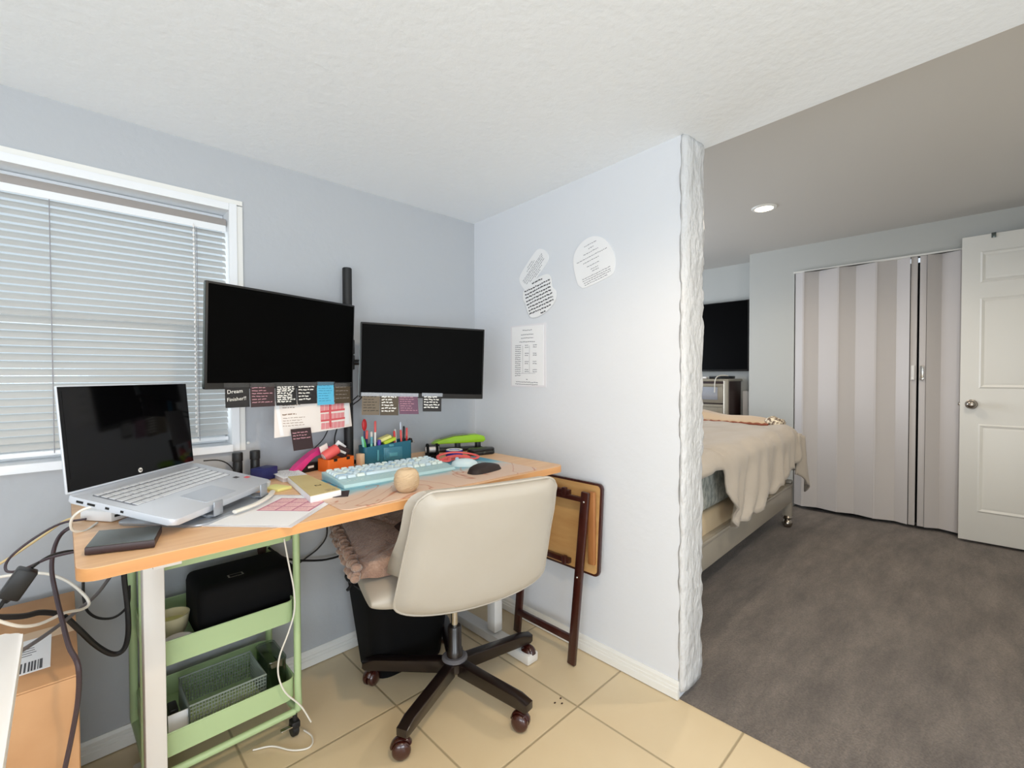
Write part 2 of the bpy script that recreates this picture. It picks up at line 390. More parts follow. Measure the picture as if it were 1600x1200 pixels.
def mat_mat():
    """marbled desk mat: peach with teal swirls and thin copper veins"""
    m = D.materials.new('marble_mat'); m.use_nodes = True; nt = m.node_tree; b = nt.nodes['Principled BSDF']; N = nt.nodes.new; L = nt.links.new
    tc = N('ShaderNodeTexCoord'); sp = N('ShaderNodeSeparateXYZ'); L(tc.outputs['Object'], sp.inputs[0])
    n = N('ShaderNodeTexNoise'); n.inputs['Scale'].default_value = 3.2; n.inputs['Detail'].default_value = 6; n.inputs['Distortion'].default_value = 1.2; L(tc.outputs['Object'], n.inputs['Vector'])
    a = N('ShaderNodeMath'); a.operation = 'MULTIPLY_ADD'; L(sp.outputs[1], a.inputs[0]); a.inputs[1].default_value = 3.0; L(n.outputs['Fac'], a.inputs[2])
    rp = N('ShaderNodeValToRGB'); e = rp.color_ramp.elements; e[0].position = .30; e[0].color = (*lin((226, 196, 174)), 1); e[1].position = .80; e[1].color = (*lin((84, 158, 186)), 1)
    k = e.new(.42); k.color = (*lin((214, 204, 196)), 1); k = e.new(.55); k.color = (*lin((150, 196, 206)), 1); L(a.outputs[0], rp.inputs[0])
    n2 = N('ShaderNodeTexNoise'); n2.inputs['Scale'].default_value = 2.3; n2.inputs['Detail'].default_value = 3; n2.inputs['Distortion'].default_value = 2; L(tc.outputs['Object'], n2.inputs['Vector'])
    r2 = N('ShaderNodeValToRGB'); f = r2.color_ramp.elements; f[0].position = .488; f[0].color = (0, 0, 0, 1); f[1].position = .512; f[1].color = (0, 0, 0, 1); k = f.new(.5); k.color = (1, 1, 1, 1); L(n2.outputs['Fac'], r2.inputs[0])
    mix = N('ShaderNodeMix'); mix.data_type = 'RGBA'; L(r2.outputs[0], mix.inputs['Factor']); L(rp.outputs[0], mix.inputs['A']); mix.inputs['B'].default_value = (*lin((196, 128, 96)), 1)
    L(mix.outputs['Result'], b.inputs['Base Color']); b.inputs['Roughness'].default_value = .5; MATS['marble_mat'] = m
mat_mat()

# ------------------------------------------------------------------ room shell
YW, XP, XF, YE = 1.8717, 1.558, 1.718, .738           # window wall, partition face, partition far face, partition end
CZ = lambda y: 1.9558+.0379*(YW-y)
CEIL2 = 2.27; XC = 4.56; XT = 4.87; YJ = 1.51; YS = -.72
struct('floor', B().box((-.12, -.2, -.03), (3.36, 4.3, .06)), 'tile')
struct('floor', B().box((3.28, 1.26, -.028), (3.44, 4.3, .064)), 'carpet')
def quad(b, pts, thick_dir):
    a = [b.bm.verts.new(p) for p in pts]; c = [b.bm.verts.new(Vector(p)+Vector(thick_dir)) for p in pts]; n = len(pts)
    b.bm.faces.new(a); b.bm.faces.new(c[::-1])
    for i in range(n): b.bm.faces.new([a[i], c[i], c[(i+1) % n], a[(i+1) % n]])
    return b
struct('ceiling', quad(B(), [(-1.8, YW+.14, CZ(YW+.14)), (-1.8, -2.3, CZ(-2.3)), (XF, -2.3, CZ(-2.3)), (XF, YW+.14, CZ(YW+.14))], (0, 0, .42)), 'paint_ceiling')
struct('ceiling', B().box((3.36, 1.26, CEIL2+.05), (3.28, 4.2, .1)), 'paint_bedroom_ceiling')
# window wall with an opening
WX0, WX1, WZ0, WZ1 = -.80, .452, .893, 1.771
b = B(); T = .14; yc = YW+T/2
b.box(((-1.8+WX0)/2, yc, 1.1), (WX0+1.8, T, 2.2)); b.box(((WX1+XP+.16)/2, yc, 1.1), (XP+.16-WX1, T, 2.2))
b.box(((WX0+WX1)/2, yc, WZ0/2), (WX1-WX0, T, WZ0)); b.box(((WX0+WX1)/2, yc, (WZ1+2.2)/2), (WX1-WX0, T, 2.2-WZ1))
struct('wall_back', b, 'paint_blue')
# partition: smooth face, rough skim-coated end
struct('wall_right', B().box(((XP+XF)/2, (YE+.005+YW)/2, 1.02), (XF-XP, YW-YE-.005, 2.04)), 'paint_white')
b = B()
rng = random.Random(3)
def endcap(u, v):
    z = .03+1.972*v; x = XP+(XF-XP)*u
    e = .003*math.sin(31*z+2*math.sin(9*z))*math.sin(3+5*u+7*z)+.003*math.sin(83*z+u*17+3*math.sin(13*z))*(.3+abs(math.sin(5*z)))+.002*math.sin(19*z+5*u)
    edge = max(0, 1-4*u*(1-u))**3
    return (x+(.002*math.sin(23*z)+.0025*math.sin(57*z))*edge, YE+.008-.012*(1-edge)+e*.7*(.4+u), z)
b.grid(10, 110, endcap)
o = struct('trim_1', b, 'paint_rough')
md = o.modifiers.new('thick', 'SOLIDIFY'); md.thickness = .012
# remaining walls of the two rooms
b = B(); 
b.box((-1.79, -.2, .2), (.08, 4.2, .4)); b.box((-1.79, -.2, 2.02), (.08, 4.2, .4)); b.box((-1.79, 1.02, 1.11), (.08, 1.9, 1.42)); b.box((-1.79, -1.85, 1.11), (.08, 1.0, 1.42))
struct('wall_left', b, 'paint_white')
b = B(); b.box((-.04, -2.32, .2), (3.4, .08, .4)); b.box((-.04, -2.32, 2.07), (3.4, .08, .3)); b.box((-1.55, -2.32, 1.16), (.5, .08, 1.52)); b.box((1.0, -2.32, 1.16), (1.5, .08, 1.52))
struct('wall_front', b, 'paint_white')
struct('wall_opening', B().box((XP+.08, -1.53, 1.05), (.16, 1.6, 2.1)), 'paint_white')
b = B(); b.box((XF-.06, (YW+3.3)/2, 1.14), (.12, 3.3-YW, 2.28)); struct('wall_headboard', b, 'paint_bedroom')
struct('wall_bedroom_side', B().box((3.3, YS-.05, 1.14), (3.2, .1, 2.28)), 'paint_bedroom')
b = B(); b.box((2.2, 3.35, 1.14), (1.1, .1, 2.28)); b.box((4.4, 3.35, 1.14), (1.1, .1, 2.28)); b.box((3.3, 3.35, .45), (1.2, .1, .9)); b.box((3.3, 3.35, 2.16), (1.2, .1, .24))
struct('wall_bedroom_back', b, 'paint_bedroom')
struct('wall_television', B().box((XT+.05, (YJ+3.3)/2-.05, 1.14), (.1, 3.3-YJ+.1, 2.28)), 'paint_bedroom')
# closet front wall with a recess behind the accordion doors
CY1, CY0, CH = 1.145, -.45, 2.045
b = B()
b.box((XC+.06, (YJ+CY1)/2, 1.14), (.12, YJ-CY1, 2.28)); b.box((XC+.06, (CY0+YS)/2, 1.14), (.12, CY0-YS, 2.28)); b.box((XC+.06, (CY0+CY1)/2, (CH+2.28)/2), (.12, CY1-CY0, 2.28-CH))
b.box((XC+.215, YJ-.03, 1.14), (.19, .06, 2.28))
struct('wall_closet', b, 'paint_bedroom')
struct('wall_closet_recess', B().box((XC+.2, (CY0+CY1)/2, 1.0), (.05, CY1-CY0, 2.04)), 'closet_shade')  # near-black slab stands in for the shade inside the closet
# unseen glazing: two panes added behind the fill areas, and the bedroom window
for nm, c, d in (('added_window_rear', (-.55, -2.33, 1.16), (1.5, .012, 1.52)), ('added_window_side', (-1.80, -.6, 1.11), (.012, 1.5, 1.42)), ('window_4', (3.3, 3.36, 1.47), (1.2, .012, 1.14))):
    struct(nm, B().box(c, d), 'pane')

# baseboards: stepped profile
def baseboard(name, p0, p1, nrm, h=.062):
    p0, p1, n = Vector(p0), Vector(p1), Vector(nrm); b = B()
    prof = [(0, .0), (.014, 0), (.014, h*.42), (.0115, h*.46), (.0115, h*.62), (.009, h*.66), (.009, h*.84), (.004, h), (0, h)]
    A = [b.bm.verts.new(p0+n*x+Vector((0, 0, z+.003))) for x, z in prof]; E_ = [b.bm.verts.new(p1+n*x+Vector((0, 0, z+.003))) for x, z in prof]
    for i in range(len(prof)-1): b.bm.faces.new([A[i], A[i+1], E_[i+1], E_[i]])
    b.bm.faces.new(A[::-1]); b.bm.faces.new(E_)
    return struct(name, b, 'trim_white', ang=20)
baseboard('baseboard_back', (-1.7, YW, 0), (XP, YW, 0), (0, -1, 0))
baseboard('baseboard_right', (XP, YW-.014, 0), (XP, YE+.004, 0), (-1, 0, 0))

# ------------------------------------------------------------------ window, blind
win = thing('window_1', None, None, ((WX0+WX1)/2, YW, WZ0)); win['kind'] = 'structure'
ww, wh = WX1-WX0, WZ1-WZ0
b = B()
for x in (-ww/2+.0125, ww/2-.0125): b.box((x, .036, wh/2), (.024, .098, wh-.002))
b.box((0, .036, wh-.0135), (ww-.05, .098, .024)); b.box((0, .031, .0135), (ww-.05, .115, .024))
b.box((0, .075, wh*.5), (ww-.052, .03, .03)); b.box((0, .075, wh-.052), (ww-.052, .022, .05), bev=.004); b.box((0, .075, .052), (ww-.052, .022, .05), bev=.004)
b.done('window_frame', 'vinyl_white', win)
b = B(); b.box((ww/2+.010, -.004, wh/2-.002), (.018, .007, wh-.004)); b.box((.004, -.004, wh+.008), (ww+.030, .007, .016)); b.done('casing_bead', 'trim_white', win)
B().box((0, .09, wh/2), (ww-.05, .004, wh-.06)).done('glass_pane', 'pane', win)
bl = thing('window_blind', 'white horizontal mini blind with closed slats in the window left of the monitors', 'blind', ((WX0+WX1)/2, YW+.022, WZ0))
b = B(); b.box((0, .0, wh-.066), (ww-.056, .026, .026), bev=.003); b.done('headrail', 'headrail_shade', bl)
b = B(); b.box((0, -.0145, wh-.089), (ww-.062, .003, .022)); b.done('valance', 'vinyl_white', bl)
b = B(); z = wh-.107; n = 0
while z > .062:
    M = Rx(R(48))
    for (ya, yb, dz) in ((-.0125, 0, .0018), (0, .0125, -.0018)):
        pass
    vsx = []
    for xx in (-ww/2+.03, ww/2-.03):
        col = []
        for k in range(5):
            t = -.0125+.025*k/4; bow = .0022*(1-(t/.0125)**2)
            q = M @ Vector((0, t, bow)); col.append(b.bm.verts.new((xx, q.y, z+q.z)))
        vsx.append(col)
    for k in range(4): b.bm.faces.new([vsx[0][k], vsx[1][k], vsx[1][k+1], vsx[0][k+1]])
    z -= .0213; n += 1
b.done('slats', 'slat', bl, recalc=False)
b = B(); b.box((0, 0, .046), (ww-.06, .024, .014), bev=.004); b.done('bottom_rail', 'vinyl_white', bl)
for xx in (WX0+.35, -.02, .335):
    x = xx-(WX0+WX1)/2
    b = B(); b.tube([(x, -.0135, wh-.08), (x, -.0135, .046)], .0011, n=5); b.tube([(x, .0135, wh-.08), (x, .0135, .046)], .0011, n=5); b.done('ladder_cord', 'ink_soft', bl)
b = B(); x = .325-(WX0+WX1)/2
for k in range(46): b.sph((x, -.02, wh-.10-.0155*k), .0035, (1, 1, 1.5), 6)
b.tube([(x, -.02, wh-.09), (x+.004, -.02, .06)], .0008, n=5); b.done('pull_cord', 'white_plastic', bl)
solo('wall_anchor', B().sph((0, 0, 0), .006, (1, .5, 1), 10), 'trim_white', 'small white screw anchor in the wall right of the window corner', 'screw', loc=(.481, YW-.002, .917))

# ------------------------------------------------------------------ bedroom doors
d = thing('door_1', None, None, (4.44, -.28, .022)); d['kind'] = 'structure'
DW, DH = .762, 2.07
b = B(); b.box((0, 0, DH/2), (.034, DW, DH), bev=.002)
b.done('door_slab', 'door_white', d)
for zc, hh in ((1.855, .19), (1.345, .59), (.50, .58)):
    for yc_ in (.165, -.165):
        b = B()
        def rimq(b, y0, z0, w1, h1, d0, w2, h2, d1):
            A = [b.bm.verts.new((d0, y0+sy*w1/2, z0+sz*h1/2)) for sy, sz in ((-1, -1), (1, -1), (1, 1), (-1, 1))]
            E_ = [b.bm.verts.new((d1, y0+sy*w2/2, z0+sz*h2/2)) for sy, sz in ((-1, -1), (1, -1), (1, 1), (-1, 1))]
            for i in range(4): b.bm.faces.new([A[i], A[(i+1) % 4], E_[(i+1) % 4], E_[i]])
            return E_
        w0 = .235
        rimq(b, yc_, zc, w0+.018, hh+.018, -.0171, w0, hh, -.0225); rimq(b, yc_, zc, w0, hh, -.0225, w0-.03, hh-.03, -.0175)
        E_ = rimq(b, yc_, zc, w0-.03, hh-.03, -.0175, w0-.06, hh-.06, -.0205); b.bm.faces.new(E_)
        b.done('raised_panel', 'door_white', d, ang=12)
kn = B(); kn.lathe([(0, 0), (.032, 0), (.032, .004), (.022, .009), (.011, .012), (.011, .03), (.02, .036), (.027, .046), (.027, .055), (.02, .064), (.009, .068), (0, .068)], (-.017, .325, .932), 24, Ry(-PI/2)); kn.done('door_knob', 'nickel', d)
B().box((-.003, .384, .932), (.02, .014, .02), bev=.003).done('latch', 'nickel', d)
B().box((-.019, .232, DH-.012), (.008, .022, .034), bev=.002).done('over_door_hook', 'drive_metal', d)

# accordion doors (pleats run top to bottom)
def pleats(name, ys, flip, parent, z0=.03, z1=2.032):
    b = B()
    def xof(i): return (-.036 if (i % 2) == flip else .008)
    cols = []
    for i, y in enumerate(ys):
        for dy in ((-.006, .006) if 0 < i < len(ys)-1 else (0,)):
            cols.append((xof(i), y+dy))
    b.prism(cols+[(x+.006, y) for x, y in cols[::-1]], z0, z1)
    o = b.done(name, 'accordion_white', parent, ang=6)
    return o
ad = thing('door_2', None, None, (XC-.002, 0, 0)); ad['kind'] = 'structure'
pleats('pleated_leaf', [1.138, 1.068, .966, .822, .712, .578, .457, .378], 1, ad)
pleats('pleated_leaf', [.284, .208, .104, .0, -.104, -.208, -.312, -.43], 0, ad)
for y in (.356, .305): B().box((-.012, y, 1.03), (.03, .038, 2.0), bev=.003).done('lead_post', 'accordion_white', ad)
for y in (.356, .305):
    b = B(); b.box((-.034, y, 1.175), (.016, .02, .10), bev=.004); b.box((-.04, y, 1.125), (.022, .02, .016), bev=.003); b.done('pull_handle', 'chrome' if y < .33 else 'white_plastic', ad)
b = B(); b.box((-.01, (CY0+CY1)/2, CH-.006), (.035, CY1-CY0, .014)); b.done('header_track', 'trim_white', ad)

# ceiling lights; the second bedroom fixture is added for the door's fill spot
for (x, y, z, lab) in ((3.353, 1.023, CEIL2, 'round recessed ceiling light glowing above the bed'), (2.7, -.25, CEIL2, 'added round recessed bedroom ceiling light nearer the opening, outside the frame')):
    t = thing('recessed_light', lab, 'ceiling light', (x, y, z))
    B().lathe([(.052, -.002), (.056, -.009), (.072, -.007), (.076, 0), (.052, 0)], n=36).done('trim_ring', 'trim_white', t)
    B().lathe([(0, -.005), (.053, -.005), (.053, -.001), (0, -.001)], n=36).done('lens', 'lens_glow', t)
t = thing('recessed_light', 'round recessed ceiling light of the desk room just above the frame', 'ceiling light', (.45, .15, CZ(.15)))
B().lathe([(.052, -.002), (.056, -.009), (.072, -.007), (.076, 0), (.052, 0)], n=36).done('trim_ring', 'trim_white', t)
B().lathe([(0, -.005), (.053, -.005), (.053, -.001), (0, -.001)], n=36).done('lens', 'lens_glow', t)

# ------------------------------------------------------------------ desk
DT = .80                                                # desk top height
dk = thing('desk', 'long light oak desk with white metal T-legs under the window', 'desk', (.722, 1.506, 0))
B().prism(rrect(1.42, .685, .035), DT-.025, DT).done('tabletop', 'oak', dk)
b = B(); pts = rrect(1.4205, .6855, .035)
n = len(pts)
for i in range(n):
    p, q = pts[i], pts[(i+1) % n]
    b.bm.faces.new([b.bm.verts.new((*p, DT-.0245)), b.bm.verts.new((*q, DT-.0245)), b.bm.verts.new((*q, DT-.001)), b.bm.verts.new((*p, DT-.001))])
bmesh.ops.remove_doubles(b.bm, verts=b.bm.verts[:], dist=1e-5); b.done('edge_band', 'oak_edge', dk)
for sx, yy in ((-.565, -.025), (.612, -.03)):
    b = B(); b.box((sx, yy, (DT-.025+.05)/2), (.044, .050, DT-.075), bev=.003)
    lg = b.done('leg', 'leg_white', dk)
    b = B(); b.box((sx, yy+.02, .022), (.062, .50 if sx > 0 else .40, .04), bev=.008); b.done('foot', 'leg_white', lg)
    b = B(); b.box((sx, yy+.0, DT-.039), (.05, .5, .028)); b.done('bracket', 'leg_white', lg)
b = B(); b.box((.02, .2, DT-.05), (1.14, .04, .045)); b.done('crossbar', 'leg_white', dk)
ZD = DT+.0006

# ------------------------------------------------------------------ laptop on its stand
lp = thing('laptop', 'open silver laptop with a black screen raised on a metal stand', 'laptop', (.143, 1.572, .894), rot=(Matrix.Rotation(.757, 3, 'Z') @ Matrix.Rotation(.213, 3, 'X')).to_euler())
LW, LD, LH, LT = .390, .258, .247, .30
b = B(); b.prism(rrect(LW, LD, .014, cx=0, cy=-LD/2), -.016, 0, bev=.003); base = b.done('base', 'silver', lp)
b = B(); b.prism(rrect(.335, .108, .006, cx=-.004, cy=-.090), -.0004, .0005); b.done('keyboard_well', 'key_well', base)
kmesh = None
rows = [(.0, .012, 14), (.019, .016, 14), (.038, .016, 14), (.057, .016, 13), (.076, .016, 12), (.095, .016, 9)]
for ri, (dy, hh, nk) in enumerate(rows):
    tot = .326; ws = [1.0]*nk
    if ri == 2: ws[0] = 1.4
    if ri == 3: ws[0] = 1.7; ws[-1] = 1.8
    if ri == 4: ws[0] = 2.1; ws[-1] = 2.2
    if ri == 5: ws[3] = 5.0
    u = tot/sum(ws); x = -.004-tot/2
    for wk in ws:
        kw = wk*u-.0028
        k = B().box((x+wk*u/2, -.042-dy, .0012), (kw, hh-.0026, .0016), bev=.0005, seg=1).done('key', 'silver_key', base); x += wk*u
B().prism(rrect(.118, .072, .004, cx=-.01, cy=-.203), 0, .0006).done('trackpad', 'trackpad_grey', base)
B().box((.150, -.170, .0006), (.016, .012, .0006)).done('sticker', 'ink', base)
B().box((.172, -.190, .0006), (.017, .012, .0006)).done('sticker', 'red_band', base)
for k, (y, wdt) in enumerate(((-.035, .016), (-.062, .018), (-.10, .009), (-.135, .007))): B().box((-LW/2-.0002, y, -.0085), (.001, wdt, .005)).done('port', 'plastic_black', base)
MS = Rx(-LT)
b = B(); b.box((0, 0, LH/2), (LW, .0065, LH), bev=.003)
for v in b.bm.verts: v.co = MS @ v.co
scr = b.done('screen_lid', 'silver', lp)
b = B(); b.box((0, -.0036, LH/2+.001), (LW-.004, .001, LH-.008))
for v in b.bm.verts: v.co = MS @ v.co
b.done('bezel', 'gloss_black', scr)
b = B(); b.box((0, -.0043, LH/2+.010), (LW-.020, .0006, LH-.046))
for v in b.bm.verts: v.co = MS @ v.co
b.done('display', 'gloss_black', scr)
b = B(); b.lathe([(0, -.0004), (.0062, -.0004), (.0062, .0004), (0, .0004)], n=24)
M4 = MS.to_4x4() @ Matrix.Translation((0, -.0045, .016)) @ Matrix.Rotation(PI/2, 4, 'X')
for v in b.bm.verts: v.co = M4 @ v.co
lg = b.done('logo_disc', 'chalk', scr)
text('logo_letters', 'hp', .0092, 'gloss_black', lg, M4 @ Matrix.Translation((0, .0006, .0006)) @ Matrix.Shear('XY', 4, (.0, 0)) if False else M4 @ Matrix.Translation((0, .0006, .0006)))
b = B(); b.cyl((-.15, .003, -.004), (.15, .003, -.004), .005, n=12); b.done('hinge', 'plastic_black', lp)

ls = thing('laptop_stand', 'silver metal folding stand carrying the laptop', 'laptop stand', (.270, 1.475, DT), .70)
b = B(); b.prism(rrect(.30, .235, .03), .0, .007, bev=.002); b.done('base_plate', 'stand_alu', ls)
for x in (-.085, .095):
    b = B(); b.prism([(-.10, .007), (-.085, .007), (.075, .062), (.075, .072), (.06, .072)], -.011, .011, M=Matrix(((0, 0, 1, x), (1, 0, 0, .0), (0, 1, 0, 0), (0, 0, 0, 1))), bev=.001)
    a_ = b.done('arm', 'stand_alu', ls)
    b = B(); b.box((x, -.108, .030), (.030, .004, .036), bev=.0015); b.box((x, -.10, .014), (.030, .018, .004)); b.done('front_hook', 'stand_alu', a_)
b = B(); b.cyl((-.10, .07, .064), (.11, .07, .064), .006); b.box((0.005, .06, .035), (.05, .006, .055)); b.done('hinge_bar', 'stand_alu', ls)

# small things at the left end of the desk
b = B(); b.prism([(.026, 1.253), (.133, 1.209), (.158, 1.312), (.052, 1.368)], ZD+.001, ZD+.017, bev=.002)
b = b.done('disc_drive', 'drive_dark', None); tag(b, 'flat black external disc drive on the left front corner of the desk', 'disc drive')
tp = B().prism([(.028, 1.254), (.132, 1.2105), (.1565, 1.311), (.053, 1.366)], ZD+.0168, ZD+.0182).done('top_plate', 'drive_metal', b)
hb = thing('usb_hub', 'small white box-shaped hub with ports left of the laptop stand', 'hub', (.078, 1.552, ZD), .62)
B().box((0, 0, .0135), (.062, .095, .026), bev=.004).done('body', 'white_plastic', hb)
for x in (-.016, .012): B().box((x, -.0478, .014), (.014, .001, .006)).done('port', 'plastic_black', hb)

sh = thing('laminated_sheet', 'laminated calendar sheet with a rose grid lying on the desk before the laptop', 'laminated sheet', (.412, 1.322, ZD), R(-47))
B().box((0, 0, .0005), (.225, .29, .0008)).done('pouch', 'laminate', sh)
B().box((0, -.002, .0011), (.196, .262, .0003)).done('page', 'paper', sh)
b = B()
def gridcells(b, x0, y0, cols, rows_, cw, ch, gap, z):
    for i in range(cols):
        for j in range(rows_): b.box((x0+i*(cw+gap)+cw/2, y0+j*(ch+gap)+ch/2, z), (cw, ch, .0002))
b.box((0.02, .045, .00135), (.145, .125, .0001)); b.done('rose_grid', 'rose_grid', sh)
b = B(); gridcells(b, -.046, -.012, 3, 3, .040, .034, .006, .0015); b.done('calendar_cells', 'pink_light', sh)
b = B(); rng = random.Random(5)
for i in range(3):
    for j in range(3): scribble(b, -.044+i*.046, -.010+i*.046, .018+j*.04, 3, .009, .002, rng, .00165, wl=(.004, .01))
b.done('small_print', 'rose_grid', sh)

# booklet pile, sticky pads, cards
t = thing('booklet', 'thick white booklet with a pale gold cover left of the blue keyboard', 'booklet', (.555, 1.478, ZD))
cor = [(.494, 1.318), (.589, 1.332), (.596, 1.617), (.537, 1.633)]; cc = [(x-.555, y-1.478) for x, y in cor]
B().prism(cc, .0, .020, bev=.003).done('page_block', 'paper', t)
cv = B().prism([(x*.985, y*.985) for x, y in cc], .0202, .0214).done('cover', 'book_gold', t)
b = B(); b.box((.005, -.045, .0216), (.018, .012, .0006)); b.done('printed_mark', 'ink_dark', t)
b = B(); b.box((.005, -.045, .0219), (.010, .006, .0006)); b.done('printed_mark', 'book_gold', t)
b = B(); scribble(b, -.005, .028, -.118, 3, .008, .003, random.Random(2), .0217, wl=(.01, .02)); b.done('printed_lines', 'ink_brown', t)
t = thing('paper_sheet', 'white paper with faint print sticking out behind the gold booklet', 'paper', (.568, 1.70, ZD))
B().prism([(-.045, .08), (-.045, -.066), (.035, -.075), (.045, .07)], .016, .0168).done('page', 'paper', t)
b = B(); scribble(b, -.035, .03, .05, 9, .012, .002, random.Random(9), .0170); b.done('print', 'ink_soft', t)
b = B(); b.prism([(-.04, .075), (-.04, -.05), (.03, -.055), (.04, .065)], 0, .0158); b.done('lower_pages', 'laminate', t)
solo('sticky_pad', B().box((0, 0, .004), (.05, .075, .008), bev=.0008), 'sticky_yellow', 'pale yellow sticky pad between the laptop and the gold booklet', 'sticky notes', loc=(.482, 1.565, ZD), rotz=R(20))
solo('card', B().box((0, 0, .0008), (.072, .055, .0012)), 'note_brown', 'dark brown card lying at the left edge of the marbled desk mat', 'card', loc=(.592, 1.352, ZD+.0025), rotz=R(62))
solo('white_adapter', B().tube([(.31, 1.335, ZD+.012), (.37, 1.372, ZD+.013), (.42, 1.43, ZD+.014), (.45, 1.50, ZD+.010)], .008, n=8, flat=.6), 'cable_white', 'white charger lead lying along the front of the laptop stand', 'cable')
solo('navy_box', B().box((0, 0, .022), (.07, .05, .042), bev=.003), 'navy', 'dark navy box half hidden behind the laptop', 'box', loc=(.498, 1.745, ZD), rotz=.5)
for x, y, lab in ((.428, 1.795, 'short black capped bottle behind the laptop, nearer the window'), (.484, 1.80, 'short black capped bottle behind the laptop, farther from the window')):
    t = thing('bottle', lab, 'bottle', (x, y, ZD), group='black bottles behind the laptop')
    B().lathe([(0, 0), (.014, 0), (.015, .003), (.015, .062), (.013, .066), (0, .066)], n=20).done('body', 'plastic_black', t)
    B().lathe([(0, .066), (.016, .066), (.0165, .069), (.0165, .093), (.015, .096), (0, .096)], n=20).done('cap', 'rubber_black', t)

# ------------------------------------------------------------------ desk mat, keyboard, mouse, yarn
dm = solo('desk_mat', B().prism(rrect(.775, .40, .03), 0, .0022), 'marble_mat', 'large peach and teal marbled desk mat with copper veins', 'desk mat', loc=(.915, 1.378, ZD))
kb = thing('keyboard', 'pale blue mechanical keyboard with rounded keycaps on the desk mat', 'keyboard', (.845, 1.488, ZD+.0025), R(-1.5))
b = B(); b.prism([(-.095, 0), (.092, 0), (.095, .026), (-.045, .016), (-.052, .017), (-.09, .012), (-.097, .004)], -.215, .215, M=Matrix(((0, 0, 1, 0), (1, 0, 0, 0), (0, 1, 0, 0), (0, 0, 0, 1))), bev=.003); b.done('case', 'kb_blue', kb)
b = B()
for i in range(34): b.sph((-.19+i*.0115, -.062+(.006 if i % 2 else -.004), .0165), .0022, (1, 1, .4), 6)
b.done('wrist_rest_dimples', 'key_c', kb)
proto = {}
krows = [(.078, 16, [1]*16), (.056, 15, [1]*13+[2, 1]), (.037, 15, [1.5]+[1]*12+[1.5, 1]), (.018, 14, [1.75]+[1]*11+[2.25, 1]), (-.001, 14, [2.25]+[1]*10+[1.75, 1, 1]), (-.020, 10, [1.25, 1.25, 1.25, 6.25, 1, 1, 1, 1, 1, 1])]
rng = random.Random(11); slope = .010/.14
for y, nk, ws in krows:
    u = .412/sum(ws); x = -.206
    for wk in ws:
        m = rng.choice(['key_a', 'key_a', 'key_b', 'key_c']); key = (round(wk, 2), m)
        if key not in proto:
            b = B(); kw = wk*u-.003
            pl = [rrect(kw, .0165, .004, 3), rrect(kw-.004, .0125, .004, 3), rrect(kw-.009, .0075, .003, 3)]
            zz = [0, .0075, .0088]; L_ = [[b.bm.verts.new((px_, py_, z_)) for px_, py_ in p_] for p_, z_ in zip(pl, zz)]
            for A, E_ in zip(L_, L_[1:]):
                for i in range(len(A)): b.bm.faces.new([A[i], A[(i+1) % len(A)], E_[(i+1) % len(A)], E_[i]])
            b.bm.faces.new(L_[-1]); k = b.done('keycap', m, kb, ang=50); proto[key] = k
        else: k = proto[key].copy(); C.objects.link(k)
        k.parent = kb; k.location = (x+wk*u/2, y, .0185+slope*(y+.02)); k.rotation_euler = (slope, 0, 0); x += wk*u
ms = thing('mouse', 'pale blue computer mouse on the desk mat right of the keyboard', 'mouse', (1.135, 1.43, ZD+.0025), R(48))
b = B(); b.pillow(ell(.029, .055, 32, 2.3), 0, .029, rings=9, p=2.2, flat_bottom=True); b.done('body', 'mouse_blue', ms, ang=60)
b = B(); b.lathe([(0, -.003), (.006, -.003), (.008, 0), (.006, .003), (0, .003)], (0, .03, .0262), 16, Ry(PI/2)); b.done('scroll_wheel', 'key_b', ms)
solo('mouse_wrist_rest', B().pillow(ell(.038, .080, 32, 2.6), 0, .024, rings=8, p=3, flat_bottom=True, fn=lambda x, y, t: (x+(.10*y*y*8-.006), y, t*(1+.18*math.cos(y*30)))), 'rest_brown', 'dark brown bean-shaped wrist rest beside the mouse', 'wrist rest', loc=(1.125, 1.295, ZD+.0025), rotz=R(-82))
ya = thing('yarn_ball', 'ball of beige yarn on the desk mat before the keyboard', 'yarn', (.755, 1.238, ZD+.0025))
prof = [(.008, .066), (.012, .069), (.02, .0705), (.029, .066), (.0355, .054), (.0375, .038), (.0365, .022), (.031, .008), (.022, .0), (0, .0)]
B().lathe([(0, .045), (.008, .048)]+prof, n=32).done('core', 'yarn', ya, ang=70)
b = B()
for k in range(46):
    a0 = k*2.399; tilt = .55+.35*math.sin(k*1.7); 
    pts = []
    for i in range(15):
        th = -1.25+2.5*i/14; z_ = .036+.031*math.sin(th)*math.sin(tilt); ph = a0+th*math.cos(tilt)*1.5
        rr_ = 0
        for (r1, z1), (r2, z2) in zip(prof, prof[1:]):
            if min(z1, z2) <= z_ <= max(z1, z2) and abs(z1-z2) > 1e-6 and r1 > .019: rr_ = r1+(r2-r1)*(z_-z1)/(z2-z1)
        if rr_ <= 0: rr_ = .03
        pts.append(((rr_+.0002)*math.cos(ph), (rr_+.0002)*math.sin(ph), z_))
    b.tube(pts, .0011, n=5, sub=1)
b.done('strands', 'yarn', ya)

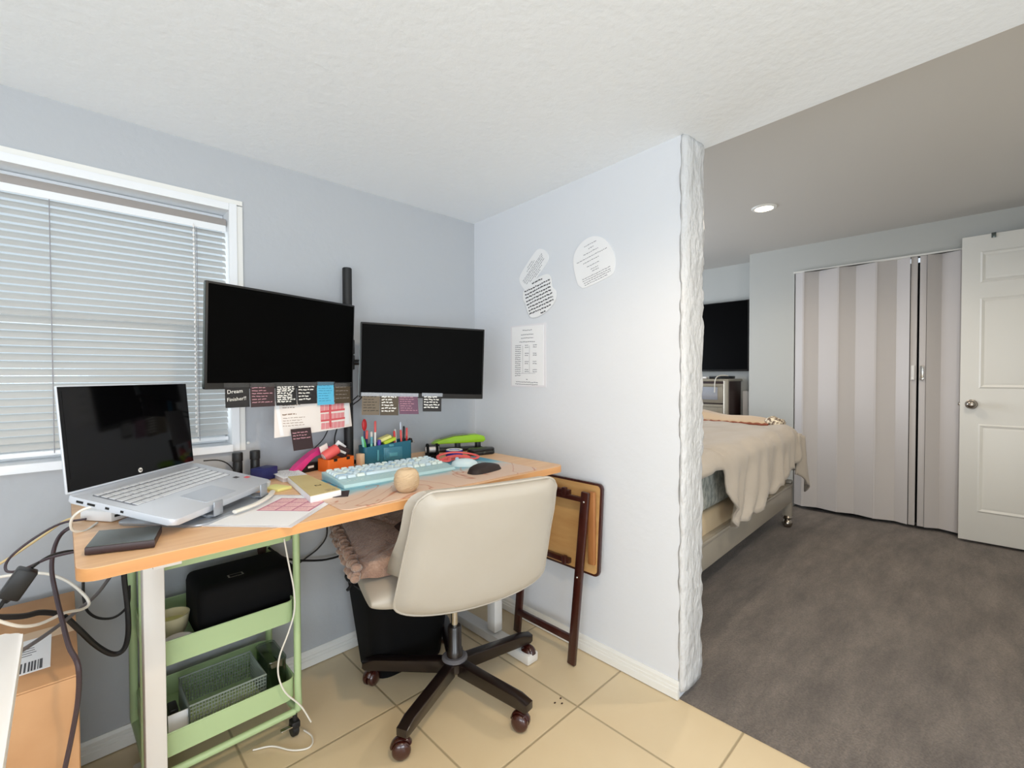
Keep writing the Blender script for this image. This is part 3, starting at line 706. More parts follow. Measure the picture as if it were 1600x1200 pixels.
# ------------------------------------------------------------------ things along the back of the desk
og = thing('pen_organizer', 'teal plastic desk organizer with a framed front holding pens', 'pen organizer', (.972, 1.762, ZD), R(-10))
b = B()
outer = rrect(.205, .085, .012); inner = rrect(.199, .079, .010)
def cup(b, po, pi_, h1, h0=.003, hf=None):
    hf = hf or (lambda x, y: h1); n = len(po)
    A = [b.bm.verts.new((x, y, 0)) for x, y in po]; T_ = [b.bm.verts.new((x, y, hf(x, y))) for x, y in po]
    I = [b.bm.verts.new((x, y, hf(x, y))) for x, y in pi_]; Bo = [b.bm.verts.new((x, y, h0)) for x, y in pi_]
    for a, c in ((A, T_), (T_, I), (I, Bo)):
        for i in range(n): b.bm.faces.new([a[i], a[(i+1) % n], c[(i+1) % n], c[i]])
    b.bm.faces.new(A[::-1]); b.bm.faces.new(Bo)
cup(b, outer, inner, .075, hf=lambda x, y: .070+.014*max(0, min(1, (x+.03)/.06)))
for x in (-.028, .062): b.box((x, 0, .034), (.003, .078, .066))
b.done('body', 'teal', og)
b = B()
for (w_, h_, z0, dd) in ((.080, .052, .036, .0445), (.068, .038, .034, .0465), (.048, .024, .032, .0485)):
    b.box((.018, -dd, z0), (w_, .003, h_), bev=.001)
b.done('framed_front', 'teal_mid', og); B().box((.018, -.0503, .032), (.034, .002, .014), bev=.0008).done('front_plate', 'teal_light', og); B().box((.012, -.0437, .069), (.020, .002, .009), bev=.0008).done('front_plate', 'teal_light', og)
b = B(); b.cyl((-.046, -.047, .012), (-.046, -.047, .056), .0048, n=12); b.done('pen_clip_loop', 'teal_light', og)
Mog = Matrix.Translation((.972, 1.762, ZD)) @ Matrix.Rotation(R(-10), 4, 'Z')
def pen(x, y, lean, h, r, col, lab, tip=None, nm='pen', cat='pen', grp='pens in the teal organizer'):
    p0 = Mog @ Vector((x, y, .006)); p1 = Mog @ Vector((x+lean[0], y+lean[1], h))
    t = thing(nm, lab, cat, p0, group=grp); v = p1-p0; q = v.to_track_quat('Z', 'Y').to_matrix(); L = v.length
    B().lathe([(0, 0), (r*.5, .0), (r, .012), (r, L*.72), (0, L*.72)], (0, 0, 0), 12, q).done('barrel', col, t)
    B().lathe([(0, L*.72), (r*1.12, L*.72), (r*1.12, L-.004), (r*.7, L), (0, L)], (0, 0, 0), 12, q).done('cap', tip or col, t)
pen(-.088, -.015, (-.012, .004), .112, .0046, 'mint', 'mint green highlighter standing at the left end of the teal organizer', 'mint')
pen(-.070, .002, (-.022, .0), .100, .006, 'green_pen', 'bright green marker leaning left in the teal organizer', 'green_pen')
pen(-.066, -.018, (.004, .002), .108, .005, 'mint', 'mint pen upright beside the green marker', 'teal_light')
pen(-.048, -.012, (.004, .004), .172, .0042, 'chalk', 'tall white and red pen rising above the organizer', 'coral')
pen(-.052, .020, (.002, .005), .125, .0046, 'chalk', 'white pen just behind the tall red and white one', 'chalk')
pen(-.037, -.020, (.006, 0), .094, .007, 'purple', 'stubby purple marker in the middle of the teal organizer', 'purple')
pen(-.078, .018, (.008, .003), .132, .005, 'navy', 'coral capped dark pen left of the tall red pen', 'coral')
t = thing('lollipop_brush', 'red spoon-shaped brush standing tall at the left of the organizer', 'brush', Mog @ Vector((-.086, .012, .006)), group='pens in the teal organizer')
B().tube([(0, 0, 0), (.004, 0, .07), (.002, 0, .125)], .0028, n=8).done('handle', 'navy', t)
B().sph((.003, 0, .150), .011, (1, .55, 2.3), 16).done('head', 'red', t)
for k, (x, y, ln, hh, c1, c2, lab) in enumerate(((.040, -.01, (-.004, .0), .125, 'coral', 'red', 'dark red pen first in the right compartment of the organizer'), (.052, .006, (-.006, .002), .130, 'chalk', 'chalk', 'white pen second in the right compartment of the organizer'),
        (.070, -.012, (-.006, .0), .128, 'coral', 'coral', 'coral pen third in the right compartment of the organizer'), (.080, .012, (-.008, .002), .160, 'silver', 'silver', 'tall silver pen at the back of the right compartment'),
        (.090, -.01, (.002, .0), .135, 'red', 'coral', 'crimson pen last in the right compartment of the organizer'), (.078, -.005, (.004, .002), .142, 'plastic_black', 'plastic_black', 'black pen with a flat black clip among the coral pens'))):
    pen(x, y, ln, hh, .0042, c1, lab, c2)
solo('sticky_pad', B().box((0, 0, .0), (.052, .045, .012), Ry(R(-20)), bev=.001), 'sticky_lime', 'lime sticky pad tilted in the top of the teal organizer', 'sticky notes', loc=Mog @ Vector((.012, -.008, .086)), rotz=R(-10))
solo('sticky_pad', B().box((0, 0, .0), (.048, .045, .012), Ry(R(-20)), bev=.001), 'sticky_yellow', 'pale yellow sticky pad tilted above the lime one in the organizer', 'sticky notes', loc=Mog @ Vector((-.002, .004, .096)), rotz=R(-10))
t = thing('binder_clip', 'black binder clip gripping the right rim of the teal organizer', 'clip', Mog @ Vector((.104, -.02, .084)), R(-10))
B().prism([(-.007, -.012), (.007, -.012), (.003, .006), (-.003, .006)], -.012, .012, M=Matrix(((1, 0, 0, 0), (0, 0, 1, 0), (0, 1, 0, 0), (0, 0, 0, 1)))).done('body', 'plastic_black', t)
B().tube([(.003, -.007, .0), (.016, -.007, -.012), (.018, .0, -.014), (.016, .007, -.012), (.003, .007, .0)], .0011, n=6).done('wire_handle', 'chrome', t)

td = thing('tape_dispenser', 'black desktop tape dispenser with a white core behind the keyboard', 'tape dispenser', (1.165, 1.700, ZD), R(60))
poly = [(-.065, 0), (.06, 0), (.068, .012), (.066, .036), (.052, .034), (.035, .026), (.02, .034), (.008, .055), (-.018, .062), (-.05, .050), (-.066, .028)]
Mxz = Matrix(((1, 0, 0, 0), (0, 0, 1, 0), (0, 1, 0, 0), (0, 0, 0, 1)))
b = B(); b.prism(poly, -.026, -.015, M=Mxz, bev=.002); b.prism(poly, .015, .026, M=Mxz, bev=.002); b.box((0, 0, .008), (.125, .034, .016)); b.box((.058, 0, .024), (.02, .05, .03), bev=.003); b.done('body', 'matte_black', td)
b = B(); b.cyl((-.022, -.014, .036), (-.022, .014, .036), .026, n=28); b.done('tape_roll', 'clear_tape', td)
b = B(); b.cyl((-.022, -.029, .036), (-.022, .029, .036), .013, n=24); b.done('core', 'white_plastic', td)
b = B(); b.box((.066, 0, .040), (.003, .022, .006)); b.done('cutter', 'chrome', td)
t = thing('tape_roll', 'roll of blue tape with a white side lying beside the black dispenser', 'tape', (1.255, 1.655, ZD))
B().lathe([(.024, 0), (.038, 0), (.038, .026), (.024, .026), (.024, 0)], n=32).done('tape', 'blue_tape', t)
B().lathe([(.0, .020), (.0235, .020), (.025, .0275), (.037, .0275), (.037, .0262), (.0, .019)], n=32).done('white_side', 'white_plastic', t)
hp_ = thing('hole_punch', 'long lime green three-hole punch at the back corner of the desk', 'hole punch', (1.345, 1.748, ZD), R(-24))
b = B(); b.box((0, .01, .008), (.25, .06, .014), bev=.004); 
for x in (-.10, .0, .10): b.box((x, .0, .025), (.02, .04, .03), bev=.002)
b.done('base', 'plastic_black', hp_)
b = B(); b.prism([(-.125, .040), (-.10, .056), (-.02, .073), (.09, .077), (.125, .068), (.132, .05), (.120, .040)], -.032, .030, M=Mxz, bev=.006); b.done('lever', 'lime', hp_)
b = B(); b.prism([(-.085, .061), (-.02, .0745), (.05, .0768), (.03, .079), (-.02, .0775)], -.02, .02, M=Mxz); b.done('lever_grip', 'lime_grey', hp_)
gc = thing('glasses_case', 'shiny black hard case in front of the green hole punch', 'case', (1.365, 1.60, ZD), R(-12))
b = B(); b.prism(rrect(.125, .062, .02), .0, .013, bev=.004); b.done('lower_shell', 'plastic_black', gc)
b = B(); b.prism(rrect(.125, .062, .02), .0135, .027, bev=.007); b.done('lid', 'bezel', gc)
b = B(); b.prism(rrect(.1265, .0635, .02), .0122, .0142); b.box((.0, -.032, .013), (.012, .004, .008)); b.done('seam', 'drive_metal', gc)
ln = B()
ln.tube([(1.10, 1.545, .010), (1.13, 1.60, .018), (1.19, 1.585, .026), (1.245, 1.55, .020), (1.262, 1.50, .012), (1.235, 1.49, .006), (1.20, 1.53, .012), (1.15, 1.545, .016), (1.125, 1.52, .007)], .007, n=8, closed=True, flat=.45)
ln.tube([(1.115, 1.55, .006), (1.15, 1.575, .010), (1.20, 1.56, .014), (1.24, 1.525, .008), (1.20, 1.545, .005)], .006, n=8, closed=True, flat=.5)
for v in ln.bm.verts: v.co.z = max(v.co.z+.002, .0025)
solo('lanyard', ln, 'coral', 'coral red strap coiled behind the mouse', 'strap', loc=(0, 0, ZD+.002))

pk = thing('tape_gun', 'hot pink curved tape gun behind the gold booklet', 'tape gun', (.685, 1.782, ZD), R(20))
b = B(); pa = []; pb = []
for i in range(11):
    t_ = i/10; x = -.105+.185*t_; zt = .018+.066*math.sin(t_*PI*.62)
    pa.append((x, zt)); pb.append((x+.014*(1-t_), max(.001, zt-.026+.012*math.sin(PI*t_)-.004)))
b.prism(pb+pa[::-1], -.014, .014, M=Mxz, bev=.003); b.done('handle', 'hot_pink', pk)
b = B(); b.prism([(-.075, 0), (.03, 0), (.03, .03), (-.02, .032), (-.055, .018)], -.012, .012, M=Mxz, bev=.002); b.done('dark_body', 'bezel', pk)  # dark lower body under the handle
b = B(); b.box((-.028, -.0126, .018), (.026, .0008, .008)); b.done('label_plate', 'chalk', pk)
ot = thing('orange_tray', 'orange open tray full of wrapped bits behind the keyboard', 'tray', (.752, 1.742, ZD), R(12))
b = B(); cup(b, rrect(.118, .07, .008), rrect(.112, .064, .006), .046); b.done('body', 'orange', ot)
for x in (-.028, .028): B().box((x, -.0352, .042), (.014, .003, .01)).done('clip_slot', 'plastic_black', ot)
Mot = Matrix.Translation((.752, 1.742, ZD)) @ Matrix.Rotation(R(12), 4, 'Z')
b = B(); b.lathe([(0, -.03), (.018, -.03), (.02, -.026), (.02, .026), (.018, .03), (0, .03)], (0, 0, 0), 20, Ry(R(62))); o = solo('candy_roll', b, 'coral', 'red and white round tin lying in the orange tray', 'tin', loc=Mot @ Vector((-.024, .0, .066)))
b = B(); b.lathe([(0, .0302), (.015, .0302), (.015, .0312), (0, .0312)], (0, 0, 0), 20, Ry(R(62)) @ Rx(PI)); b.done('white_lid', 'paper_warm', o)
for (x, y, z, w_, d_, rx_, ry_, m, lab) in ((.022, -.004, .064, .055, .008, 20, 28, 'note_brown', 'dark packet with white lettering leaning in the orange tray'), (.026, .018, .078, .046, .006, 10, 38, 'paper', 'white folded paper sticking out of the orange tray'), (-.038, .020, .078, .034, .004, 8, -20, 'paper_warm', 'white card corner standing behind the tin in the orange tray')):
    o = solo('packet', B().box((0, 0, 0), (w_, d_, .04), Ry(R(ry_)) @ Rx(R(rx_)), bev=.001), m, lab, 'packet', 'bits in the orange tray', loc=Mot @ Vector((x, y, z)), rotz=R(12))
    if m == 'note_brown': B().box((0, -d_/2-.001, 0), (w_*.6, .002, .008), Ry(R(ry_)) @ Rx(R(rx_))).done('white_stripe', 'chalk', o)
solo('small_box', B().box((0, 0, .026), (.02, .028, .052), bev=.001), 'kraft_tape', 'little tan box right of the orange tray', 'box', loc=(.838, 1.716, ZD), rotz=R(10))

# ------------------------------------------------------------------ monitors on their pole
POLE = (.835, 1.812)
arm = thing('monitor_mount', 'black pole mount clamped to the back of the desk for two monitors', 'monitor mount', (*POLE, DT))
B().cyl((0, 0, .012), (0, 0, .80), .0185, n=24, bev=.003).done('pole', 'rubber_black', arm)
b = B(); b.box((0, .002, .009), (.044, .056, .016), bev=.003); b.box((0, .034, -.02), (.06, .008, .075)); b.box((0, .01, -.058), (.05, .05, .008)); b.done('clamp', 'plastic_black', arm)
m1 = dict(o=Vector((.561, 1.658, 1.279)), M=Rz(.265) @ Rx(.042) @ Ry(.008), w=.54, h=.32)
m2 = dict(o=Vector((1.053, 1.586, 1.216)), M=Rz(-.456) @ Rx(.008) @ Ry(.033), w=.50, h=.295)
for mm in (m1, m2):
    z = mm['o'].z-DT; tgt = mm['o'] + mm['M'] @ Vector((0, .045, 0)) - Vector((*POLE, DT)); 
    b = B(); b.cyl((0, 0, z-.03), (0, 0, z+.03), .027, n=20, bev=.003); el = Vector((tgt.x*.45, tgt.y*.3-.012, z))
    b.tube([(0, 0, z), el, tgt], .012, n=10, sub=1); b.sph(el, .016, (1, 1, 1), 12); b.done('swing_arm', 'plastic_black', arm)
def monitor(mm, name, label):
    t = thing(name, label, 'monitor', mm['o'], rot=mm['M'].to_euler()); w_, h_ = mm['w'], mm['h']
    B().box((0, .008, 0), (w_, .016, h_), bev=.003).done('frame', 'bezel', t)
    B().box((0, -.0002, .006), (w_-.012, .001, h_-.026)).done('screen', 'screen_black', t)
    b = B(); b.box((0, .026, -.01), (w_*.62, .024, h_*.6), bev=.01); b.box((0, .042, 0), (.10, .012, .10), bev=.002); b.done('back_housing', 'plastic_black', t)
    b = B(); b.box((-w_/2-.0004, .008, 0), (.001, .010, h_-.01)); b.done('side_trim', 'drive_metal', t)
    return t
monitor(m1, 'monitor', 'left black monitor in front of the window with paper notes below')
monitor(m2, 'monitor', 'right black monitor in the room corner with four notes below')

def note(mm, x0, x1, ztop, zbot, m, ink, nlines, label, seed, skew=0., words=None, tape='clear_tape', grp=None, curl=.006, th=.003, wl=(.006, .02), frac=1.0, yo=-.0012, name='sticky_note', cat='note'):
    """a paper note taped to the lower bezel: x, z in monitor-local metres"""
    t = thing(name, label, cat, mm['o'] + mm['M'] @ Vector(((x0+x1)/2, yo, ztop)), rot=mm['M'].to_euler(), group=grp)
    w_, h_ = x1-x0, ztop-zbot
    fn = lambda x, z, d: (x+skew*(-z), -d-curl*(z/h_)**2, z)
    b = B(); b.grid(6, 8, lambda u, v: fn((u-.5)*w_, -v*h_, 0)); b.done('sheet', m, t)
    b = B(); rng = random.Random(seed)
    if nlines: scribble(b, -w_/2+.005, w_/2-.004, -.014, nlines, (h_-.020)*frac/max(nlines, 1), th, rng, .0006, fn=fn, wl=wl); b.done('handwriting', ink, t)
    else: b.bm.free()
    if words:
        for k, (s_, sz) in enumerate(words): text('handwriting', s_, sz, ink, t, Matrix.Translation((-w_/2+.004, -.0045, -.026-.024*k)) @ Matrix.Rotation(PI/2, 4, 'X') @ Matrix.Rotation(R(4), 4, 'Z'), 'LEFT', .0002)
    if tape:
        B().box((0, -.0012, -.005), (w_+.008, .0006, .014)).done('tape', tape, t)
    return t
G1, G2 = 'notes taped under the left monitor', 'notes taped under the right monitor'
note(m1, -.214, -.140, -.143, -.217, 'note_black', 'chalk', 0, 'black note reading Dream Finisher, first under the left monitor', 1, words=(('Dream', .017), ('Finisher!!', .016)), grp=G1)
note(m1, -.137, -.056, -.143, -.219, 'note_brown', 'chalk_pink', 6, 'brown-black note with faded pink writing, second under the left monitor', 2, grp=G1, th=.0022)
note(m1, -.052, .023, -.142, -.218, 'note_black', 'chalk', 8, 'black note packed with bold white lines, third under the left monitor', 3, grp=G1, th=.0042, frac=1)
note(m1, .027, .104, -.142, -.217, 'note_black', 'chalk', 5, 'black note with short white lines left of the blue note', 4, grp=G1, th=.0038)
note(m1, .107, .179, -.140, -.224, 'note_blue', 'ink_blue', 7, 'bright blue note taped under the left monitor', 5, grp=G1, th=.0018)
note(m1, .182, .256, -.146, -.222, 'note_gold', 'chalk_grey', 4, 'dark gold creased note at the right end of the left monitor', 6, grp=G1, th=.002)
note(m2, -.237, -.170, -.130, -.216, 'note_tan', 'ink_dark', 6, 'tan note with dark lines, first under the right monitor', 7, grp=G2, th=.0024)
note(m2, -.168, -.098, -.130, -.217, 'note_gold', 'chalk', 6, 'dark note with bold white lines, second under the right monitor', 8, grp=G2, th=.0042)
note(m2, -.100, -.024, -.130, -.212, 'note_plum', 'chalk_pink', 7, 'plum note with pink writing, third under the right monitor', 9, grp=G2, th=.002, skew=.08)
note(m2, -.002, .074, -.128, -.201, 'note_black', 'chalk', 5, 'black note with white list standing apart under the right monitor', 10, grp=G2, th=.0042)
# printed sheet hanging below the blue note
pp = thing('printed_page', 'pale pink printed page with a red table hanging under the left monitor', 'printed page', m1['o'] + m1['M'] @ Vector((.108, .010, -.205)), rot=m1['M'].to_euler())
def pg(x, z, d): return (x, -d-.012*math.sin((x+.15)*9)+.006, z)
B().grid(20, 6, lambda u, v: pg(-.152+.304*u-.02*v*(1-u)+.022*v, -.125*v+.012*u, 0)).done('sheet', 'paper_warm', pp)
b = B()
for j, z in enumerate((-.012, -.048, -.082)):
    xs = .018+.003*j
    for k in range(6): b.grid(1, 1, lambda u, v, z=z, k=k, xs=xs: pg(xs+k*.0185+.017*u, z-.006-.0235*v, .0007))
b.done('table_cells', 'pink', pp)
b = B()
for j, z in enumerate((-.006, -.042, -.076)): b.grid(8, 1, lambda u, v, z=z, j=j: pg(.016+.003*j+.114*u, z+.003*u-.007*v, .0009))
b.grid(1, 8, lambda u, v: pg(.054+.010*u+.006*v, -.006-.10*v, .0010))
b.done('table_bands', 'red_band', pp)
b = B(); rng = random.Random(21)
scribble(b, -.125, -.06, -.006, 3, .009, .0025, rng, .0008, fn=pg); scribble(b, -.125, -.075, -.047, 1, .01, .004, rng, .0008, fn=pg, ragged=0); scribble(b, -.122, -.03, -.060, 4, .009, .0018, rng, .0008, fn=pg)
b.done('print', 'ink_brown', pp); b = B()
for k in range(4): scribble(b, .020+k*.026, .040+k*.026, -.012, 1, .01, .002, rng, .0011, fn=pg)
b.done('table_print', 'ink_brown', pp)
b = B(); b.grid(2, 6, lambda u, v: pg(.130+.022*u+.006*v, .010-.113*v, .0012)); b.done('white_margin', 'paper', pp)
b = B(); b.grid(2, 6, lambda u, v: pg(-.152+.012*u+.022*v, -.12*v, .0012)); b.done('white_margin', 'paper', pp)
note(m1, .004, .083, -.303, -.380, 'note_brown', 'chalk_pink', 3, 'dark note hanging by itself from the printed page', 12, skew=.18, tape=None, curl=.0, th=.003, frac=.55, yo=-.0035)

# ------------------------------------------------------------------ office chair
CH_ = thing('office_chair', 'cream leather swivel chair with a dark five-star base on casters', 'chair', (1.022, 1.352, 0), R(-16))
b = B(); b.lathe([(0, .075), (.038, .075), (.046, .085), (.046, .112), (.036, .118), (.036, .122), (0, .122)], n=24); hub = b.done('hub', 'base_brown', CH_)
b = B(); b.lathe([(.030, .1185), (.047, .1165), (.0475, .122), (.040, .128), (.030, .128), (.030, .1185)], n=28); b.done('hub_collar', 'cable_grey', CH_)
b = B(); b.lathe([(0, .118), (.030, .118), (.030, .150), (.0255, .156), (.0255, .232), (.022, .238), (0, .238)], n=24); b.done('column_sleeve', 'base_brown', CH_)
b = B(); b.cyl((0, 0, .23), (0, 0, .440), .0125, n=16); b.done('gas_lift', 'chrome', CH_)
b = B(); b.box((0, 0, .444), (.20, .16, .02), bev=.004); b.tube([(.06, .02, .445), (.16, .03, .440), (.24, .03, .445)], .006, n=8); b.done('tilt_plate', 'plastic_black', CH_)
for k in range(5):
    a = R(-83+16+72*k); dr = Vector((math.cos(a), math.sin(a), 0)); M = Rz(a)
    b = B(); poly = [(.03, .066), (.335, .068), (.345, .076), (.345, .100), (.30, .108), (.03, .118)]
    T4 = M.to_4x4() @ Mxz; b.prism(poly, -.019, .019, M=T4, bev=.006)
    lg = b.done('leg', 'base_brown', CH_)
    b = B(); c0 = dr*.322; b.cyl(c0+Vector((0, 0, .052)), c0+Vector((0, 0, .076)), .009, n=12); b.done('stem', 'base_brown', lg)
    cr = R((40, 200, 120, 310, 75)[k]); ax_ = Vector((math.cos(cr), math.sin(cr), 0)); off = Vector((-ax_.y, ax_.x, 0))*.012
    b = B(); 
    for s_ in (-1, 1):
        q = (ax_*s_).to_track_quat('Z', 'Y').to_matrix()
        b.lathe([(0, .004), (.0275, .004), (.0285, .008), (.0285, .016), (.024, .022), (.012, .0255), (0, .026)], c0+off+Vector((0, 0, .029)), 24, q)
    cs = b.done('caster', 'caster_brown', lg)
    b = B(); q = ax_.to_track_quat('Z', 'Y').to_matrix(); pts = []
    b.tube([c0+off+Vector((0, 0, .029))+(Vector((-ax_.y, ax_.x, 0))*math.cos(t)+Vector((0, 0, 1))*math.sin(t))*.031 for t in (0.2, .7, 1.2, 1.7, 2.2, 2.7)], .013, n=8, flat=.35); b.done('hood', 'caster_brown', cs)
# bucket seat: side outline swept across the width
seat = B()
def seatfn(u, v):
    # u across (-1..1), v around the section
    t = v*2*PI
    return None
def section(f):
    """(forward, height) outline of the seat at across-fraction f"""
    e = abs(f)**6; top = .535-.02*e; bot = .448+.02*abs(f)**2.4
    P = [(-.15, top-.01), (-.05, top+.004), (.10, top+.006), (.25, top+.012), (.33, top+.012), (.382, top+.002), (.405, top-.022), (.395, top-.048), (.34, bot+.030), (.24, bot+.004), (.10, bot-.012), (-.04, bot-.014), (-.13, bot-.008), (-.155, bot+.02)]
    P = [(q-.080, z) for q, z in P]
    return P
nu = 20; rows_ = []
for i in range(nu+1):
    f = -1+2*i/nu; ff = math.sin(f*PI/2); wx = .305*ff-.04
    P = section(ff); sh = 1 if abs(ff) < .999 else .0
    k = (1-abs(ff)**9)**.5
    cyy = sum(q[1] for q in P)/len(P)
    rows_.append([seat.bm.verts.new((wx, q[0]*(.93+.07*k), cyy+(q[1]-cyy)*(.55+.45*k))) for q in P])
for a, c in zip(rows_, rows_[1:]):
    for j in range(len(a)): seat.bm.faces.new([a[j], a[(j+1) % len(a)], c[(j+1) % len(a)], c[j]])
seat.bm.faces.new(rows_[0]); seat.bm.faces.new(rows_[-1][::-1])
o = seat.done('seat', 'leather_cream', CH_, ang=80); md = o.modifiers.new('s', 'SUBSURF'); md.levels = 1; md.render_levels = 2
# backrest shell and inner cushion
def back_outline(wt, wb, z0, z1, dip):
    P = []
    for k in range(9): a = PI*.5*k/8; P.append((wt/2-.055+.055*math.cos(a), z1-.055+.055*math.sin(a)))
    for k in range(9): a = PI*.5+PI*.5*k/8; P.append((-wt/2+.055+.055*math.cos(a), z1-.055+.055*math.sin(a)))
    n = 22
    for k in range(n+1):
        f = -1+2*k/n; x = wb/2*math.sin(f*PI/2)
        P.append((x, z0+dip*(1-max(0, math.cos(f*PI/2))**.8)))
    out = []
    for i in range(len(P)):
        p, q = Vector(P[i]), Vector(P[(i+1) % len(P)]); L = (q-p).length; m = max(1, int(L/.03))
        for j in range(m): out.append(tuple(p.lerp(q, j/m)))
    return out
lean = lambda z: -.262-.150*((z-.44)/.405)
def backfn(x, z, t):
    wr = .006*math.exp(-((z-.74)/.09)**2)*math.exp(-((abs(x)-.205)/.03)**2)*math.sin(z*230)
    k = max(0, min(1, (.74-z)/.17)); k = k*k*(3-2*k)
    return (x-.035, lean(z)+.30*x*x-t*(1+1.3*k*(x/.24)**2 if t < -.03 else 1)+wr, z)
b = B(); b.pillow(back_outline(.452, .505, .432, .848, .075), -.03, .042, rings=10, p=4.5, fn=backfn)
o = b.done('backrest', 'leather_cream', CH_, ang=75)
b = B(); b.pillow(back_outline(.478, .500, .545, .842, .01), -.078, -.022, rings=10, p=4, fn=backfn); b.done('back_cushion', 'leather_cream', CH_, ang=75)
ol = back_outline(.454, .507, .431, .850, .075)
b = B(); b.tube([backfn(x, z, .004) for x, z in ol], .0042, n=6, sub=1, closed=True); b.done('piping', 'leather_cream', CH_)
# fluffy pad lying on the seat
b = B(); rng = random.Random(4)
nx, ny = 36, 34
def furz(x, y):
    return .006*math.sin(x*95+1.3*math.sin(y*40))*math.sin(y*88)+.003*math.sin(x*210+y*130)
b.pillow([(x*1.0-.062, y+.108) for x, y in rrect(.62, .50, .07, 10)], 0, .052, rings=14, p=5, flat_bottom=True,
         fn=lambda x, y, t: (x+.004*math.sin(y*95), y+.004*math.sin(x*90), .470+t+(furz(x, y) if t > .002 else 0)-.02*max(0, (abs(x+.062)-.27)/.05)**2+.012*max(0, (y-.15)/.12)))
fp = solo('seat_pad', b, 'fur', 'fluffy taupe fur pad covering the seat of the cream chair', 'seat pad', loc=(1.022, 1.352, .066), rotz=R(-16))
b = B()
for k in range(40):
    y = -.13+.47*k/39; b.sph((-.372+.006*math.sin(k*2.1), y, .474+.006*math.sin(k*1.3)), .0135, (1.1, .8, .9), 8)
    b.sph((-.368+.006*math.sin(k*1.1), y+.004, .502+.006*math.cos(k*1.9)), .014, (1.2, .75, .9), 8)
b.done('ruffled_edge', 'fur', fp, ang=80)
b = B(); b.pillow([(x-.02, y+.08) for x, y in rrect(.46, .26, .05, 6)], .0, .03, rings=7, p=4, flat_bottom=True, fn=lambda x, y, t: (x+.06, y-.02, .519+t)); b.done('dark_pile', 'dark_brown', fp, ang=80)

# ------------------------------------------------------------------ bin under the desk
bn = thing('waste_bin', 'black bin with a loose liner on the floor under the desk', 'bin', (.99, 1.675, 0), R(-4))
b = B(); po0 = rrect(.30, .21, .06); po1 = rrect(.38, .275, .06); n = len(po0)
A = [b.bm.verts.new((x, y, .001)) for x, y in po0]; T_ = [b.bm.verts.new((x, y, .35)) for x, y in po1]; I = [b.bm.verts.new((x*.96, y*.96, .35)) for x, y in po1]; Bo = [b.bm.verts.new((x*.94, y*.94, .012)) for x, y in po0]
for a, c in ((A, T_), (T_, I), (I, Bo)):
    for i in range(n): b.bm.faces.new([a[i], a[(i+1) % n], c[(i+1) % n], c[i]])
b.bm.faces.new(A[::-1]); b.bm.faces.new(Bo); b.done('body', 'matte_black', bn)
b = B(); pts = []
for i, (x, y) in enumerate(po1): pts.append((x*1.012, y*1.012, .352+.006*math.sin(i*2.7)))
b.tube(pts, .007, n=6, sub=2, closed=True); b.tube([(-.19, .0, .352), (-.21, -.02, .365), (-.235, -.03, .352)], .006, n=6); b.done('liner_rim', 'rubber_black', bn)

# ------------------------------------------------------------------ green utility cart
ct = thing('utility_cart', 'pale green three-tier metal cart on casters under the desk', 'cart', (.335, 1.675, 0))
CX, CYh = .192, .145
for x in (-CX, CX):
    b = B(); b.tube([(x, -CYh, .75), (x, -CYh, .45), (x, -CYh, .16), (x*1.0, -CYh-.004, .105), (x*.98, -CYh+.01, .086), (x*.96, 0, .084), (x*.98, CYh-.01, .086), (x, CYh+.004, .105), (x, CYh, .16), (x, CYh, .45), (x, CYh, .75)], .011, n=10, sub=4)
    b.done('side_frame', 'cart_green', ct)
for y in (-CYh, CYh):
    b = B(); b.tube([(-CX+.01, y, .085), (0, y, .085), (CX-.01, y, .085)], .0105, n=10, sub=1); b.done('base_bar', 'cart_green', ct)
def tray(z, h):
    b = B(); cup(b, rrect(.372, .30, .03), rrect(.366, .294, .028), h, h0=.003)
    o = b.done('tray', 'cart_green', ct); o.location = (0, 0, z)
    b = B(); b.tube([(x, y, h) for x, y in rrect(.371, .299, .03)], .0022, n=6, sub=1, closed=True); r_ = b.done('rolled_rim', 'cart_green', o)
    return o
tray(.130, .064); tray(.380, .065); tray(.640, .064)
for x, y in ((-.125, -CYh+.02), (CX-.01, -CYh), (-.125, CYh-.02), (CX-.01, CYh)):
    b = B(); b.cyl((x, y, .055), (x, y, .078), .007, n=10); b.box((x, y+.004, .044), (.026, .034, .022), bev=.004); b.cyl((x-.010, y+.010, .0235), (x+.010, y+.010, .0235), .0225, n=20, bev=.003)
    cs = b.done('caster', 'rubber_black', ct)
    b = B(); b.box((x-.028, y-.006, .045), (.034, .014, .005), bev=.001); b.done('brake_lever', 'chrome', cs)
# cart contents
t = thing('soft_case', 'black padded case with a small metal emblem in the middle tray of the cart', 'case', (.405, 1.665, .3835))
b = B(); b.box((0, 0, .080), (.275, .20, .158), bev=.022, seg=3); b.done('body', 'matte_black', t)
b = B(); b.box((-.03, -.05, .1592), (.042, .022, .002)); b.done('emblem', 'nickel', t); B().box((-.03, -.05, .1604), (.032, .014, .0012)).done('emblem_inset', 'matte_black', t)
t = thing('bowl', 'cream bowl with yellow inside standing in the middle tray of the cart', 'bowl', (.218, 1.665, .3835))
B().lathe([(0, 0), (.022, 0), (.026, .006), (.040, .035), (.046, .075), (.043, .075), (.037, .037), (.02, .012), (0, .010)], n=32).done('body', 'cream_bowl', t)
B().lathe([(0, .050), (.040, .050), (.040, .052), (0, .056)], n=24).done('contents', 'sticky_yellow', t)
b = B(); b.lathe([(0, 0), (.030, 0), (.041, .010), (.043, .012), (.040, .013), (.028, .004), (0, .004)], n=32); solo('saucer', b, 'white_plastic', 'small white saucer leaning before the cream bowl in the cart', 'saucer', loc=(.222, 1.572, .40), rotz=0).rotation_euler = (R(14), 0, 0)
